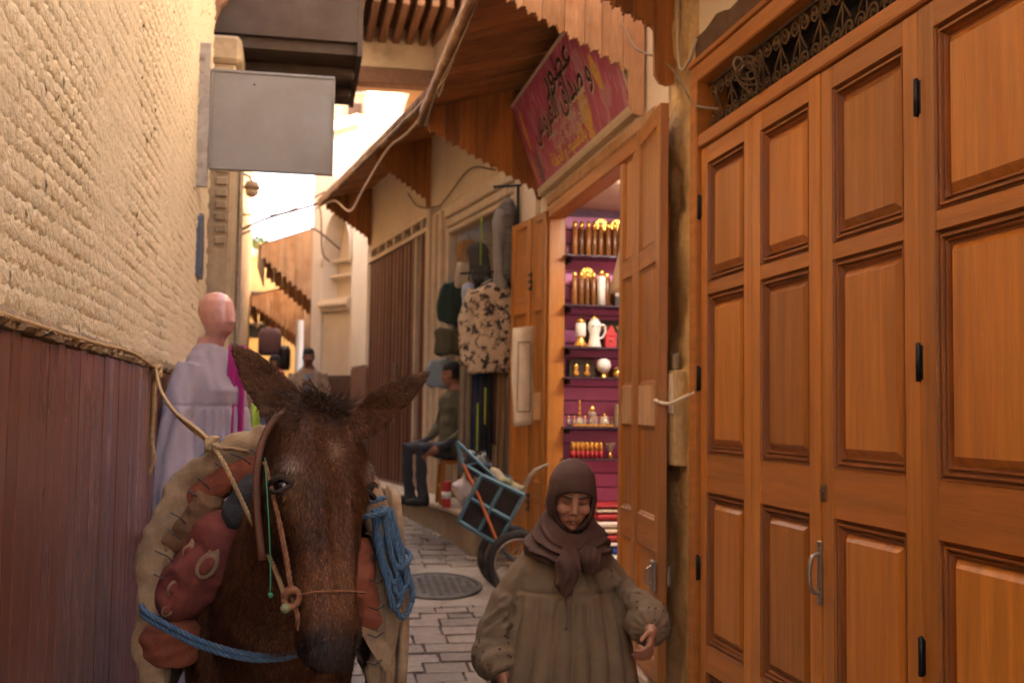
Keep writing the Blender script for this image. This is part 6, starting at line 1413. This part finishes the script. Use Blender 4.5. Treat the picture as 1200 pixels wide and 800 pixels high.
sk = thing('plastic_sack', 'crumpled white plastic sack on the hand cart', 'sack', (1.12,7.6,1.0)); q = sphere(G(), (1.135,7.56,1.055), (.085,.08,.10), None, 24, 16); V = q.arr(); V += .012*np.stack([vnoise(V*22, 90+k, 3) for k in range(3)], 1); q.v = [tuple(p) for p in V]; obj('sack_body', q, mat('sack', (.50,.42,.38), .6, .15, 14, bump=.5, bscale=60), sk, True); obj('sack_neck', G().tube([(1.13,7.55,1.14),(1.14,7.55,1.19),(1.15,7.56,1.20)], [.03,.012,.03], 10), K['cream'], sk, True)
bn = thing('black_bundle', 'black plastic bundle tied on top of the hand cart', 'bundle', (1.22,7.55,1.2)); q = sphere(G(), (1.20,7.52,1.24), (.10,.08,.09), None, 24, 16); V = q.arr(); V += .018*np.stack([vnoise(V*26, 95+k, 3) for k in range(3)], 1); q.v = [tuple(p) for p in V]; obj('bundle_body', q, mat('blackplastic', (.02,.02,.022), .3, .2, bump=.3), bn, True); obj('cord', G().tube([(1.20+.1*math.cos(a),7.50+.085*math.sin(a),1.24+.01*math.sin(3*a)) for a in np.linspace(0,6.283,20)], .006, 5), blrope, bn, True)
rl_ = thing('sack_roll', 'rolled green and cream woven sacking along the top of the cart', 'sacking', (1.4,7.45,1.15)); q = G().tube(catmull([(1.28,7.47,1.20),(1.38,7.45,1.13),(1.50,7.42,1.07)], 8), .034, 16); V = q.arr(); V += .007*np.stack([vnoise(V*30, 98+k, 2) for k in range(3)], 1); q.v = [tuple(p) for p in V]; obj('roll', q, mat('sacking', (.36,.31,.20), .9, .3, 12, bump=.4, col2=(.09,.12,.05), amount=.5, c2scale=8), rl_, True); obj('tie', G().tube([(1.40+.036*math.cos(a),7.445,1.12+.042*math.sin(a)) for a in np.linspace(0,6.283,14)], .006, 5), blrope, rl_, True)
t = thing('striped_crate', 'red and white plastic tub on the step behind the cart', 'tub', (1.15,9.1,.80)); q = G().lathe([(.035,0),(.037,.005),(.04,.20),(.042,.21),(.038,.205),(.032,.02)], (1.22,9.2,.80), 20); obj('tub', q, K['red'], t, True); obj('band', G().lathe([(.0385,.07),(.0395,.13),(.041,.13),(.0395,.07)], (1.22,9.2,.80), 20), K['white'], t, True)

# more stock hung in the clothes shop
stock = [('bag','black backpack hung on the shop slats','bag',(1.62,10.1),.24,.12,2.95,2.62,(.02,.02,.022),False),('jacket','brown fleece jacket hung at the back of the clothes shop','jacket',(1.55,9.95),.26,.12,2.62,2.18,(.10,.055,.03),True),
 ('shirt','mustard shirt hung low in the clothes shop','shirt',(1.50,9.7),.22,.10,2.10,1.70,(.30,.19,.05),True),('jacket','charcoal jacket hung just behind the patterned one','jacket',(1.60,8.72),.26,.12,2.72,2.10,(.045,.043,.045),True),
 ('coat','dark quilted coat hung under the striped knit','coat',(1.58,8.60),.16,.11,2.95,2.45,(.03,.028,.03),False),('bag','pale canvas tote hung beside the tan bag','bag',(1.36,9.35),.13,.06,2.88,2.66,(.42,.34,.24),False),
 ('cap','grey cap hung beside the shutter rail','cap',(1.28,9.9),.14,.10,2.50,2.40,(.12,.12,.12),False)]
for i, (nm, lb, ca, c, w_, d, zt, zb, colr, sl_b) in enumerate(stock): garment(nm, lb, ca, c, w_, d, zt, zb, col_('stock%d' % i, colr), (1,-.15,0), sl_b, 200+i)
# second ranks of bottles deeper on the shelves
for z, lb, grp, prts in ((2.702,'amber perfume tube at the back of the top shelf','back rank on the top shelf',tube_(.22)),(2.352,'amber perfume tube at the back of the second shelf','back rank on the second shelf',tube_(.21))):
    a = item('perfume_tube', lb, 'perfume', grp, prts, 1.908, z, 7.65)
    for i in range(1, 9): dup(a, (.049*i, random.uniform(-.01,.01), 0))
a = item('gold_flacon', 'small gold flacon in the row on the third shelf', 'flacon', 'gold flacons on the third shelf', [('body',[(.016,0),(.018,.02),(.010,.05)],K['amber']),('cap',[(.011,.05),(.012,.075),(.003,.09)],K['gold'])], 2.22, 2.057, 7.54)
for i in range(1, 5): dup(a, (.045*i,0,0))
a = item('amber_jar', 'round amber jar on the fourth shelf behind the globe', 'jar', 'amber jars on the fourth shelf', [('body',[(.028,0),(.032,.03),(.024,.06)],K['amber']),('lid',[(.026,.06),(.026,.08),(.01,.085)],K['gold'])], 2.06, 1.847, 7.65)
for i in range(1, 5): dup(a, (.075*i,0,0))
a = item('glass_vial', 'tiny glass vial with gold stopper behind the mirror tray', 'vial', 'glass vials on the fifth shelf', [('body',[(.012,0),(.012,.05)],K['glass'],8),('stopper',[(.008,.05),(.010,.06),(.002,.08)],K['gold'],8)], 1.88, 1.502, 7.67)
for i in range(1, 9): dup(a, (.04*i,0,0))
